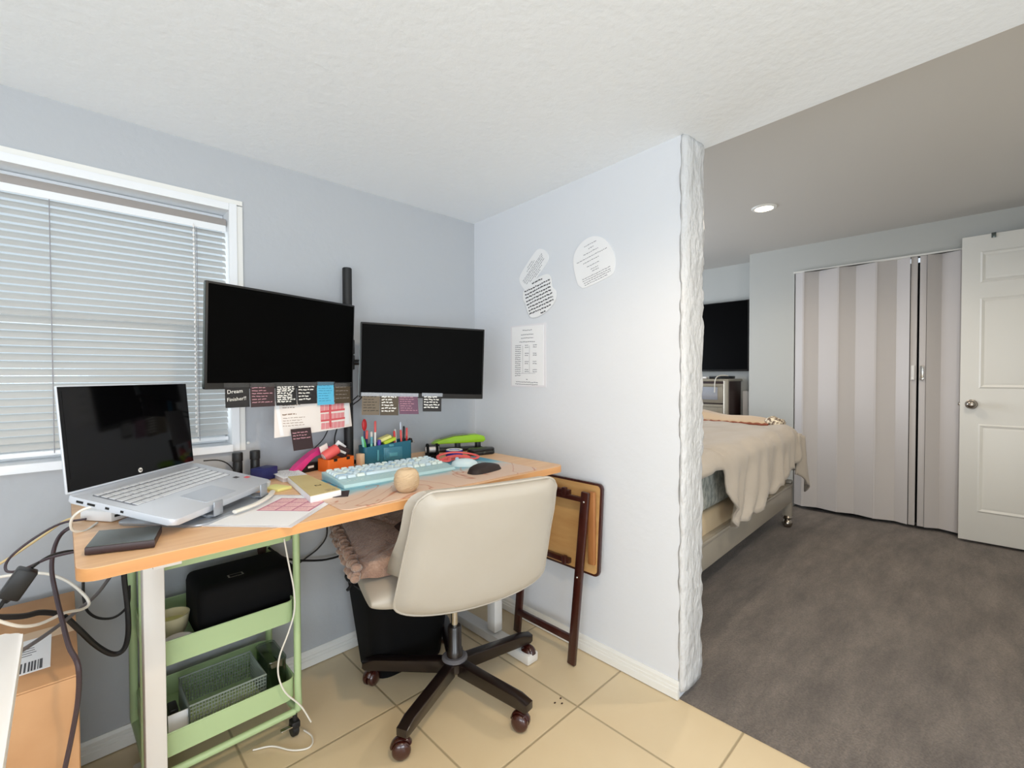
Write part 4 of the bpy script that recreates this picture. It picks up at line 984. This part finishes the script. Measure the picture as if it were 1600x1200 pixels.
t = thing('mesh_basket', 'grey wire mesh basket in the bottom tray of the cart', 'basket', (.345, 1.655, .1335))
b = B(); hh = .085
for i in range(27):
    x = -.10+.2*i/26
    for y in (-.085, .085): b.cyl((x, y, 0), (x, y, hh), .0014, n=4)
for k in range(9):
    z = hh*k/8; b.tube([(-.10, -.085, z), (.10, -.085, z), (.10, .085, z), (-.10, .085, z)], .0014, n=4, sub=1, closed=True)
for i in range(23):
    y = -.085+.17*i/22
    for x in (-.10, .10): b.cyl((x, y, 0), (x, y, hh), .0014, n=4)
b.done('wire_mesh', 'mesh_grey', t)
b = B(); b.tube([(-.10, -.085, hh), (.10, -.085, hh), (.10, .085, hh), (-.10, .085, hh)], .003, n=6, sub=1, closed=True); b.done('rim', 'mesh_grey', t)
t = thing('plastic_box', 'clear plastic box at the right of the bottom tray of the cart', 'box', (.482, 1.645, .1335))
b = B(); cup(b, rrect(.055, .14, .012), rrect(.052, .137, .010), .105); b.done('body', 'clear_box', t)
b = B(); b.prism(rrect(.058, .143, .012), .105, .112, bev=.002); b.done('lid', 'clear_box', t)
solo('card', B().box((0, 0, .035), (.05, .003, .07), Rx(R(-8))), 'paper', 'white printed card standing at the left of the bottom cart tray', 'card', loc=(.222, 1.585, .134))
solo('packet', B().box((0, 0, .034), (.022, .05, .066), bev=.004), 'bezel', 'dark packet beside the white card in the bottom cart tray', 'packet', loc=(.215, 1.64, .134))
solo('scissors_pouch', B().pillow(ell(.016, .05, 20), 0, .02, rings=5, fn=lambda x, y, t: (x, t, y+.05)), 'dark_brown', 'dark brown pouch hanging from the back right post of the cart', 'pouch', loc=(.505, 1.80, .50))

# ------------------------------------------------------------------ wooden tray table leaning folded on the partition
ft = thing('folding_table', 'folded dark wood tray table leaning on the white partition', 'folding table', (1.5, 1.25, 0))
lo = lambda p: tuple(Vector(p)-Vector((1.5, 1.25, 0)))
MT = Matrix.Translation((.022, .015, .54)) @ Matrix.Rotation(R(4), 4, 'Y') @ Matrix(((0, 0, 1, 0), (1, 0, 0, 0), (0, 1, 0, 0), (0, 0, 0, 1)))
b = B(); b.prism(rrect(.43, .368, .02), -.006, .0085, M=MT, bev=.002); tp = b.done('tabletop', 'mahogany', ft)
b = B(); b.prism(rrect(.412, .350, .015), -.0075, -.0062, M=MT); b.done('underside_panel', 'pine', tp)
for z in (.135, -.150):
    b = B(); b.box((-.007, .02, .54+z), (.022, .17, .022), bev=.003); b.box((-.018, -.045, .54+z+.004), (.018, .020, .034), bev=.003); c = b.done('cleat', 'mahogany', ft)
def bar(p0, p1, w_, d_, name, m, ax_=None):
    p0, p1 = Vector(p0), Vector(p1); L = (p1-p0).length; q = (p1-p0).to_track_quat('Z', 'Y').to_matrix()
    b = B(); zx = (p1-p0).normalized(); yx = Vector((1, 0, 0)); yx = (yx-zx*yx.dot(zx)).normalized(); xx = yx.cross(zx)
    M = Matrix((xx, yx, zx)).transposed()
    b.box((p0+p1)/2, (w_, d_, L), M, bev=.004); return b.done(name, m, ft)
bar(lo((1.440, 1.135, .003)), lo((1.484, 1.098, .694)), .036, .018, 'leg', 'mahogany')
bar(lo((1.452, 1.455, .003)), lo((1.488, 1.418, .694)), .036, .018, 'leg', 'mahogany')
bar(lo((1.498, 1.078, .405)), lo((1.502, 1.082, .695)), .030, .018, 'inner_leg', 'pine_leg')
bar(lo((1.498, 1.398, .405)), lo((1.502, 1.398, .695)), .030, .018, 'inner_leg', 'pine_leg')
b = B(); b.box(lo((1.448, 1.295, .100)), (.018, .30, .026), bev=.003); b.done('stretcher', 'mahogany', ft)
b = B(); b.box(lo((1.485, 1.25, .66)), (.016, .29, .020), bev=.003); b.done('stretcher', 'mahogany', ft)
for z in (.355, .655): B().sph(lo((1.452 if z < .5 else 1.474, 1.117 if z < .5 else 1.10, z)), .005, (1, 1, 1), 10).done('rivet', 'chrome', ft)

# ------------------------------------------------------------------ papers on the partition
def wallpaper(name, label, cat, poly, build, lift=.001):
    t = thing(name, label, cat, (XP-lift, 0, 0))
    b = B(); Mw = Matrix(((0, 0, 1, 0), (1, 0, 0, 0), (0, 1, 0, 0), (0, 0, 0, 1)))
    b.prism([(y, z) for y, z in poly], -.0022, 0, M=Mw); b.done('sheet', 'paper', t)
    build(t)
def wlines(t, cy, cz, ang, lines, ink, seed, th=.004, wl=(.008, .022), gap=.004, name='print'):
    """lines: list of (local height, x0, x1); text runs towards -y (to the right in the room)"""
    b = B(); rng = random.Random(seed); ca, sa = math.cos(ang), math.sin(ang)
    fn = lambda x, y, d: (-.0026, cy-(x*ca-y*sa), cz+(x*sa+y*ca))
    for (hy, x0, x1) in lines: scribble(b, x0, x1, hy, 1, .01, th, rng, 0, fn=fn, ragged=.0, wl=wl, gap=gap)
    b.done(name, ink, t)
def rot_poly(P, cy, cz, a): return [(cy-(x*math.cos(a)-y*math.sin(a)), cz+(x*math.sin(a)+y*math.cos(a))) for x, y in P]
# large round-ish paper
P = [(-.098, -.055), (-.098, .03), (-.075, .075), (-.03, .098), (.02, .097), (.065, .068), (.092, .02), (.098, -.03), (.085, -.075), (.055, -.092), (-.06, -.092), (-.085, -.08)]
def smooth(P, n=4):
    out = []; m = len(P)
    for i in range(m):
        a, b_, c, d = (Vector(P[(i+k-1) % m]) for k in range(4))
        for k in range(n):
            t = k/n; q = .5*((2*b_)+(c-a)*t+(2*a-5*b_+4*c-d)*t*t+(3*b_-a-3*c+d)*t**3); out.append((q.x, q.y))
    return out
wallpaper('cutout_paper', 'large rounded white paper cut-out, highest and rightmost on the partition', 'paper', rot_poly(smooth(P), 1.113, 1.628, R(14)),
          lambda t: wlines(t, 1.113, 1.628, R(14), [(.072, -.028, .035), (.056, -.01, .016), (.040, -.04, .035), (.022, -.08, .078), (.006, -.05, .03), (-.014, -.035, .03), (-.030, -.02, .02), (-.040, -.015, .02), (-.056, -.07, .072), (-.065, -.07, .07), (-.074, -.066, .068), (-.083, -.064, .05)], 'ink_soft', 31, th=.0028, wl=(.004, .014), gap=.0025))
P = [(-.112, -.03), (-.108, .028), (-.07, .052), (.06, .054), (.098, .036), (.112, -.01), (.095, -.045), (.03, -.05), (-.09, -.052)]
wallpaper('cutout_paper', 'oblong white paper cut-out tilted steeply, at the left on the partition', 'paper', rot_poly([(x*.9, y*.9) for x, y in smooth(P)], 1.446, 1.650, R(42)),
          lambda t: wlines(t, 1.446, 1.650, R(42), [(.032, -.02, .02), (.022, -.035, .03), (.009, -.082, .08), (.001, -.082, .076), (-.008, -.08, .072), (-.018, -.076, .075), (-.028, -.054, .045), (-.036, -.02, .025)], 'ink_soft', 32, th=.003, wl=(.006, .018), gap=.0025))
P = [(-.098, .035), (-.085, .06), (-.03, .078), (.02, .085), (.07, .078), (.085, .055), (.083, .015), (.098, -.01), (.09, -.045), (.055, -.07), (.0, -.086), (-.05, -.086), (-.078, -.07), (-.088, -.03), (-.092, .0), (-.1, .015)]
wallpaper('cutout_paper', 'wavy white paper cut-out with bold text just under the oblong one', 'paper', rot_poly(smooth(P), 1.407, 1.520, R(13)),
          lambda t: wlines(t, 1.407, 1.520, R(13), [(.070, -.03, .035)]+[(.050-.0158*k, -.084+(.006 if k > 4 else 0), .076-(.02 if k > 6 else 0)) for k in range(8)]+[(-.078, -.01, .02)], 'ink', 33, th=.0058, wl=(.007, .02), gap=.003), lift=.0038)
def sched(t):
    L = [(.118, -.03, .03), (.098, -.04, .04), (.082, -.04, .04), (.064, -.05, .05), (-.125, -.07, .07), (-.135, -.075, .07), (-.112, -.004, .008)]
    for k in range(16):
        z = .048-.0095*k; L.append((z, -.078, -.040))
        if k % 4 in (0, 1) : L += [(z, -.014, .012), (z, .038, .064)]
    wlines(t, 1.488, 1.253, R(-1), L, 'ink_soft', 34, th=.0034, wl=(.006, .014), gap=.002)
    b = B(); 
    for y0, ln_ in ((1.515, .13), (1.472, .13)): b.box((-.0027, y0, 1.235), (.0003, .0012, ln_))
    b.box((-.0027, 1.49, 1.17), (.0003, .11, .0012)); b.done('table_rules', 'ink_soft', t)
    b = B(); b.box((-.0008, 1.484, 1.252), (.0012, .228, .292)); b.done('laminate_edge', 'laminate', t)
wallpaper('schedule_sheet', 'laminated white timetable sheet lowest on the partition beside the right monitor', 'schedule', [(1.590, 1.112), (1.386, 1.115), (1.384, 1.389), (1.588, 1.392)], sched)

# ------------------------------------------------------------------ left foreground: carton, white table, cables
cb = thing('cardboard_box', 'brown shipping carton with a white barcode label left of the desk', 'carton', (-.23, 1.565, 0))
b = B(); b.box((0, 0, .27), (.49, .52, .54), bev=.006); b.done('body', 'kraft', cb)
b = B(); b.box((-.0, .129, .5415), (.49, .256, .004), bev=.001); b.done('flap', 'kraft', cb)
b = B(); b.box((0, -.131, .5415), (.49, .257, .004), Rx(R(0)), bev=.001); b.done('flap', 'kraft', cb)
b = B(); b.box((0, 0, .5440), (.49, .06, .0006)); b.done('packing_tape', 'kraft_tape', cb)
lb = B(); lb.box((.140, -.10, .5442), (.124, .172, .0007)); lb = lb.done('shipping_label', 'paper', cb)
b = B(); rng = random.Random(8); x = .135
while x < .188:
    w_ = rng.choice([.0015, .003, .0045]); b.box((x, -.157, .5447), (w_, .046, .0003)); x += w_+rng.choice([.0015, .003])
b.done('barcode', 'ink', lb); b = B()
for k in range(5): b.box((.14, -.10+.012*k, .5447), (.05+.03*rng.random(), .003, .0003))
b.done('address_lines', 'ink', lb)
wt_ = thing('side_table', 'white low table whose rounded corner shows at the left edge of the photo', 'table', (-.27, .83, 0))
b = B(); b.prism(rrect(.44, .46, .02), .741, .76, bev=.005); b.done('tabletop', 'white_plastic', wt_)
for x, y in ((-.18, -.19), (.08, -.19), (-.18, .19), (.08, .19)): B().cyl((x, y, 0), (x, y, .742), .014, n=14).done('leg', 'white_plastic', wt_)

def cable(pts, r, m, label, flat=1.0, cat='cable', name='cable'):
    """pts: (photo x, photo y, y-plane in the room) — each bend gets its own depth"""
    return solo(name, B().tube([at(px, py, 1, yy) for px, py, yy in pts], r, n=7, sub=5, flat=flat), m, label, cat)
cable([(134, 811, 1.53), (95, 818, 1.58), (55, 840, 1.60), (22, 865, 1.60), (9, 882, 1.58), (12, 893, 1.55), (35, 890, 1.50), (80, 871, 1.42), (133, 859, 1.34)], .0028, 'cable_plum', 'thin dark cable looping left between the white hub and the disc drive')
cable([(178, 801, 1.62), (140, 806, 1.65), (105, 812, 1.66), (70, 835, 1.68), (30, 862, 1.70), (-20, 893, 1.70)], .003, 'cable_tan', 'tan cable running left from behind the laptop')
cable([(158, 788, 1.40), (128, 797, 1.40), (112, 812, 1.42), (113, 828, 1.44), (132, 830, 1.46), (152, 817, 1.50)], .0028, 'cable_white', 'short pale cable looping from the laptop port to the hub')
cable([(122, 817, 1.60), (97, 833, 1.60), (85, 856, 1.56), (81, 890, 1.50), (88, 930, 1.42), (97, 968, 1.34), (108, 1010, 1.27), (122, 1040, 1.22), (122, 1090, 1.24), (112, 1150, 1.26), (98, 1215, 1.27)], .0045, 'cable_plum', 'thick dark cable dropping from the desk across the carton front')
cable([(146, 872, 1.50), (118, 861, 1.48), (85, 866, 1.46), (62, 878, 1.45), (50, 887, 1.44)], .003, 'rubber_black', 'black lead from the power brick up to the desk corner')
cable([(8, 936, 1.44), (-2, 950, 1.44), (-30, 985, 1.44)], .004, 'rubber_black', 'black lead leaving the lower end of the power brick')
p0, p1 = at(45, 889, 1, 1.44), at(12, 935, 1, 1.44); dv = (p1-p0)
pb_ = thing('power_brick', 'black power adapter brick hanging left of the desk above the carton', 'power adapter', p0)
zx = dv.normalized(); xx = Vector((1, 0, 0)); xx = (xx-zx*xx.dot(zx)).normalized(); yx = zx.cross(xx)
b = B(); b.box(dv*.5, (.036, .03, dv.length), Matrix((xx, yx, zx)).transposed(), bev=.004); b.done('body', 'plastic_black', pb_)
b = B(); b.cyl(dv*.98, dv*1.14, .009, .005, 12); b.done('strain_relief', 'rubber_black', pb_)
cable([(-15, 904, 1.62), (25, 898, 1.60), (70, 896, 1.58), (105, 908, 1.56), (130, 928, 1.53), (139, 943, 1.52), (128, 952, 1.50), (100, 958, 1.45), (62, 975, 1.40), (28, 978, 1.37), (-15, 966, 1.36)], .0033, 'cable_white', 'white cable making a wide loop above the carton')
cable([(-15, 965, 1.42), (35, 963, 1.44), (65, 957, 1.46), (98, 962, 1.48), (122, 982, 1.50), (150, 1008, 1.52), (176, 1022, 1.53), (193, 1015, 1.53), (200, 990, 1.53), (199, 950, 1.53), (194, 905, 1.53), (193, 880, 1.53)], .0062, 'rubber_black', 'thick black cable sagging from the carton to under the desk')
cable([(173, 900, 1.60), (150, 930, 1.55), (120, 955, 1.50), (95, 975, 1.45), (60, 1000, 1.38), (22, 1024, 1.33)], .0042, 'cable_grey', 'grey cable crossing the carton label from under the desk')
cable([(130, 905, 1.66), (131, 935, 1.66), (137, 955, 1.66), (155, 966, 1.66), (180, 964, 1.66), (200, 945, 1.66), (202, 915, 1.66)], .0033, 'rubber_black', 'thin black cable hanging in a loop under the desk corner')
cable([(444, 842, 1.515), (451, 880, 1.51), (459, 920, 1.505), (460, 955, 1.505), (450, 990, 1.505), (437, 1025, 1.505), (435, 1055, 1.505), (446, 1082, 1.50), (470, 1103, 1.50), (486, 1128, 1.50)], .0025, 'cable_white', 'white charging cable hanging down the front of the green cart')
flp = [at(px, py, 2, .005) for px, py in ((475, 1141), (487, 1150), (488, 1162), (478, 1170), (455, 1172), (425, 1166), (395, 1172))]
solo('cable', B().tube(flp, .0025, n=6), 'cable_white', 'end of a white cable lying on the tiles by the cart caster', 'cable')
cable([(511, 815, 1.82), (510, 838, 1.83), (498, 856, 1.84), (478, 872, 1.85), (440, 900, 1.85)], .003, 'rubber_black', 'thin black cable on the wall under the desk left of the chair')
cable([(558, 806, 1.80), (556, 825, 1.80), (553, 850, 1.80), (545, 900, 1.80)], .0042, 'rubber_black', 'black cable hanging straight behind the fur pad')
cable([(420, 856, 1.78), (445, 872, 1.80), (480, 876, 1.82), (520, 872, 1.83), (580, 850, 1.83), (640, 826, 1.82)], .0042, 'rubber_black', 'black cable strung sideways along the wall under the desk')
cable([(515, 666, 1.80), (505, 686, 1.81), (490, 702, 1.82), (475, 722, 1.83)], .0022, 'rubber_black', 'thin black wire slanting down behind the printed page')
cable([(527, 668, 1.80), (523, 684, 1.81), (524, 697, 1.81), (531, 708, 1.81)], .0028, 'rubber_black', 'short black wire beside the mount pole')
cable([(545, 633, 1.78), (553, 624, 1.78), (562, 616, 1.74), (572, 605, 1.72)], .0025, 'rubber_black', 'upper of two black wires between the monitors')
cable([(545, 640, 1.78), (553, 631, 1.78), (562, 624, 1.74), (572, 612, 1.72)], .0025, 'rubber_black', 'lower of two black wires between the monitors')
cable([(318, 720, 1.80), (340, 719, 1.80), (355, 724, 1.80), (366, 735, 1.80)], .0022, 'rubber_black', 'thin black wire arching behind the laptop keyboard')
cable([(404, 742, 1.72), (420, 739, 1.76), (436, 735, 1.80)], .0022, 'rubber_black', 'thin black wire on the desk behind the yellow sticky pad')
for k, (px, py) in enumerate(((867, 1098), (876, 1091), (878, 1099))):
    solo('speck', B().sph((0, 0, 0), .004, (1.2, .8, .4), 8), 'speck', 'dark speck of dirt on the floor tiles near the partition', 'speck', 'specks of dirt on the tiles', loc=at(px, py, 2, .0015))

# ------------------------------------------------------------------ bed
bd = thing('bed', 'bed with a metallic taupe side rail and turned foot', 'bed', (1.80, .93, 0), R(1.6))
BLn, BWd = 2.11, 1.56
b = B(); b.box((BLn/2, .016, .272), (BLn, .032, .15), bev=.004); b.box((BLn/2, .010, .335), (BLn, .036, .02), bev=.004); b.done('side_rail', 'bed_rail', bd)
b = B(); b.box((BLn/2, BWd-.016, .272), (BLn, .032, .15), bev=.004); b.done('side_rail', 'bed_rail', bd)
b = B(); b.box((BLn+.012, BWd/2, .280), (.03, BWd, .17), bev=.004); b.done('foot_rail', 'bed_rail', bd)
for y in (.03, BWd-.03):
    b = B(); b.box((BLn+.012, y, .225), (.05, .06, .27), bev=.006)
    f = b.done('foot_post', 'bed_rail', bd)
    b = B(); b.lathe([(0, 0), (.018, 0), (.030, .012), (.036, .032), (.030, .052), (.020, .060), (.030, .068), (.036, .078), (.028, .092), (0, .092)], (BLn+.012, y, .001), 24); b.done('bun_foot', 'nickel', f)
b = B(); b.box((.02, BWd/2, .55), (.05, BWd, 1.10), bev=.01); b.done('headboard', 'bed_rail', bd)
for y in (.03, BWd-.03): B().cyl((.02, y, 0), (.02, y, .1), .025, n=16).done('leg', 'bed_rail', bd)
b = B(); b.box((BLn/2+.02, BWd/2, .370), (BLn-.08, BWd-.06, .165), bev=.03, seg=3); b.done('box_spring', 'boxspring', bd)
ma = thing('mattress', 'mattress in a grey-green patterned sheet under the comforter', 'mattress', (1.80, .93, 0), R(1.6))
b = B(); b.box((BLn/2+.02, BWd/2, .602), (BLn-.09, BWd-.045, .290), bev=.045, seg=4); b.done('fitted_sheet', 'sheet_green', ma)
# comforter: one draped sheet; s runs from the bed middle over the near edge and down the side
cf = B(); rng = random.Random(14)
EDG = .018
def comfort(u, v):
    x = .10+2.06*u
    kx = max(0, min(1, (x-.50)/.14))                       # pulled aside near the head: shows the sheet
    hem = (.735-.36*kx if x < .64 else .375) + max(0, (x-.72)/1.45)**1.3*.20
    hem += .012*math.sin(x*23)+.008*math.sin(x*51)
    top = .770+.010*math.sin(x*6+1)*math.sin(v*9)+.007*math.sin(x*14+v*15)+.005*abs(math.sin(x*9-v*21))
    Ltop = .95; R_ = .075; Ld = max(.004, top-R_-hem); tot = Ltop+R_*PI/2+Ld; s = v*tot
    q_ = x+.55*max(0, s-Ltop); fold = .030*abs(math.sin(q_*9.5+1.2*math.sin(q_*3.1)))**.7-.012+.010*math.sin(q_*37+1.7*math.sin(s*9))
    if s < Ltop: y = EDG+R_+Ltop-s-.07; z = top
    elif s < Ltop+R_*PI/2:
        a = (s-Ltop)/R_; y = EDG+R_-.07-R_*math.sin(a)+.0; z = top-R_*(1-math.cos(a)); y += -fold*.4*math.sin(a)
    else:
        d_ = s-Ltop-R_*PI/2; y = EDG-.07-fold*(.4+1.2*min(1, d_/.2))-.012*d_; z = top-R_-d_
    # foot end droops over the corner
    if x > 1.98:
        f = (x-1.98)/.18; z -= .16*f*f if s < Ltop else .03*f; y += .03*f if s > Ltop else 0
    if x > 2.04 and s < Ltop: z = max(z, .50)
    return (x+.010*math.sin(z*30)*(1 if s > Ltop else 0), y, z)
cf.grid(120, 60, comfort)
o = solo('comforter', cf, 'comforter', 'taupe satin comforter draped over the bed with its hem hanging down the side', 'comforter', loc=(1.80, .93, 0), rotz=R(1.6))
md = o.modifiers.new('t', 'SOLIDIFY'); md.thickness = .012; md.offset = 1
b = B(); b.grid(24, 30, lambda u, v: (2.13+.07*math.sin(u*PI*.6)+.006*math.sin(v*34)*u+.012*math.sin(v*13), -.06+1.55*v, .72-.28*u-.02*math.sin(v*21)*u))
b.grid(16, 14, lambda u, v: (1.98+.30*u*(.62+.38*v), -.066-.035*math.sin(u*PI)*(.4+.6*v)-.010*math.sin(u*13+v*4), .735-.045*u-(.30+.12*u)*v+.012*math.sin(u*11)*v))
f_ = b.done('foot_drape', 'comforter', o); f_.modifiers.new('t', 'SOLIDIFY').thickness = .012
th = thing('throw_blanket', 'bunched tan throw with a brown fringe across the foot of the bed', 'throw', (1.80, .93, 0), R(1.6))
b = B()
def thr(u, v):
    y = .13+1.25*v; a = PI*u; hgt = .038+.05*min(1, v*2.2)+.008*math.sin(v*17)
    xx = 2.075-.125*math.cos(a)*(1+.05*math.sin(v*9)); zz = .778+hgt*math.sin(a)**.7*(1+.06*math.sin(a*5+v*8))-.02*max(0, u-.6)
    return (xx, y, zz-.0*(1-v))
b.grid(18, 50, thr); o = b.done('body', 'throw_tan', th, ang=80); md = o.modifiers.new('t', 'SOLIDIFY'); md.thickness = .008
b = B(); b.tube([(1.942+.005*math.sin(i*1.9), .12+1.24*i/60, .787+.004*math.sin(i*2.3)) for i in range(61)], .010, n=7, sub=1); b.done('fringe', 'fringe', th)
b = B(); b.pillow([(x+2.04, y+.10) for x, y in rrect(.17, .13, .04, 5)], 0, .075, rings=6, p=3, fn=lambda x, y, t: (x, y, .765+t+.008*math.sin(y*70)-.25*max(0, x-2.05))); b.done('cream_corner', 'throw_cream', th, ang=80)

# ------------------------------------------------------------------ dresser, television
dr = thing('dresser', 'tall champagne dresser with mirrored drawer fronts and a dark side', 'dresser', (4.675, 2.13, 0))
DWd, DHt = .92, 1.12
b = B(); b.box((0, 0, DHt/2+.02), (.34, DWd-.02, DHt-.06)); b.done('carcass', 'dresser_side', dr)
b = B(); b.box((0, 0, DHt-.012), (.37, DWd, .024), bev=.005); b.done('top', 'champagne', dr)
b = B()
for y in (-DWd/2+.022, DWd/2-.022): b.box((-.175, y, DHt/2), (.03, .044, DHt-.03), bev=.004)
b.box((-.175, 0, .04), (.03, DWd-.08, .08), bev=.004); b.done('front_frame', 'champagne', dr)
nz = 5; hz = (DHt-.13)/nz
for k in range(nz):
    z = .09+hz*(k+.5); dwr = B(); dwr.box((-.178, 0, z), (.024, DWd-.095, hz-.012), bev=.004); dwr = dwr.done('drawer', 'champagne', dr)
    b = B(); b.box((-.191, 0, z), (.004, DWd-.19, hz-.075), bev=.001); b.done('mirror_panel', 'mirror_panel' if k == nz-1 else 'champagne', dwr)
    b = B(); b.box((-.194, 0, z+hz*.36), (.006, DWd-.11, .008), bev=.002); b.done('bead', 'champagne', dwr)
tv = thing('television', 'large black flat television on the wall above the dresser', 'television', (XT-.055, 2.215, 1.545))
b = B(); b.box((0, 0, 0), (.035, 1.24, .70), bev=.004); b.done('housing', 'bezel', tv)
b = B(); b.box((-.0178, 0, .006), (.001, 1.222, .676)); b.done('screen', 'tv_black', tv)
b = B(); b.box((.035, 0, 0), (.036, .4, .3)); b.done('wall_bracket', 'plastic_black', tv)
solo('set_top_box', B().box((0, 0, .014), (.14, .20, .026), bev=.004), 'plastic_black', 'flat black box on top of the dresser below the television', 'box', loc=(4.68, 1.80, DHt+.0005))
solo('remote', B().box((0, 0, .011), (.05, .09, .02), bev=.006), 'white_plastic', 'small white gadget on the dresser left of the black box', 'gadget', loc=(4.56, 1.94, DHt+.0005))
b = B(); b.tube([(4.62, 1.72, DHt+.03), (4.56, 1.745, DHt+.035), (4.50, 1.775, DHt+.022), (4.472, 1.785, DHt-.02), (4.468, 1.787, DHt-.09), (4.466, 1.788, DHt-.13)], .005, n=7)
solo('cable', b, 'cable_white', 'white cable hanging over the front of the dresser', 'cable')
solo('storage_box', B().box((0, 0, .50), (.06, .085, 1.0), bev=.004), 'white_plastic', 'narrow white box standing between the dresser and the closet corner', 'box', loc=(4.80, 1.595, 0))
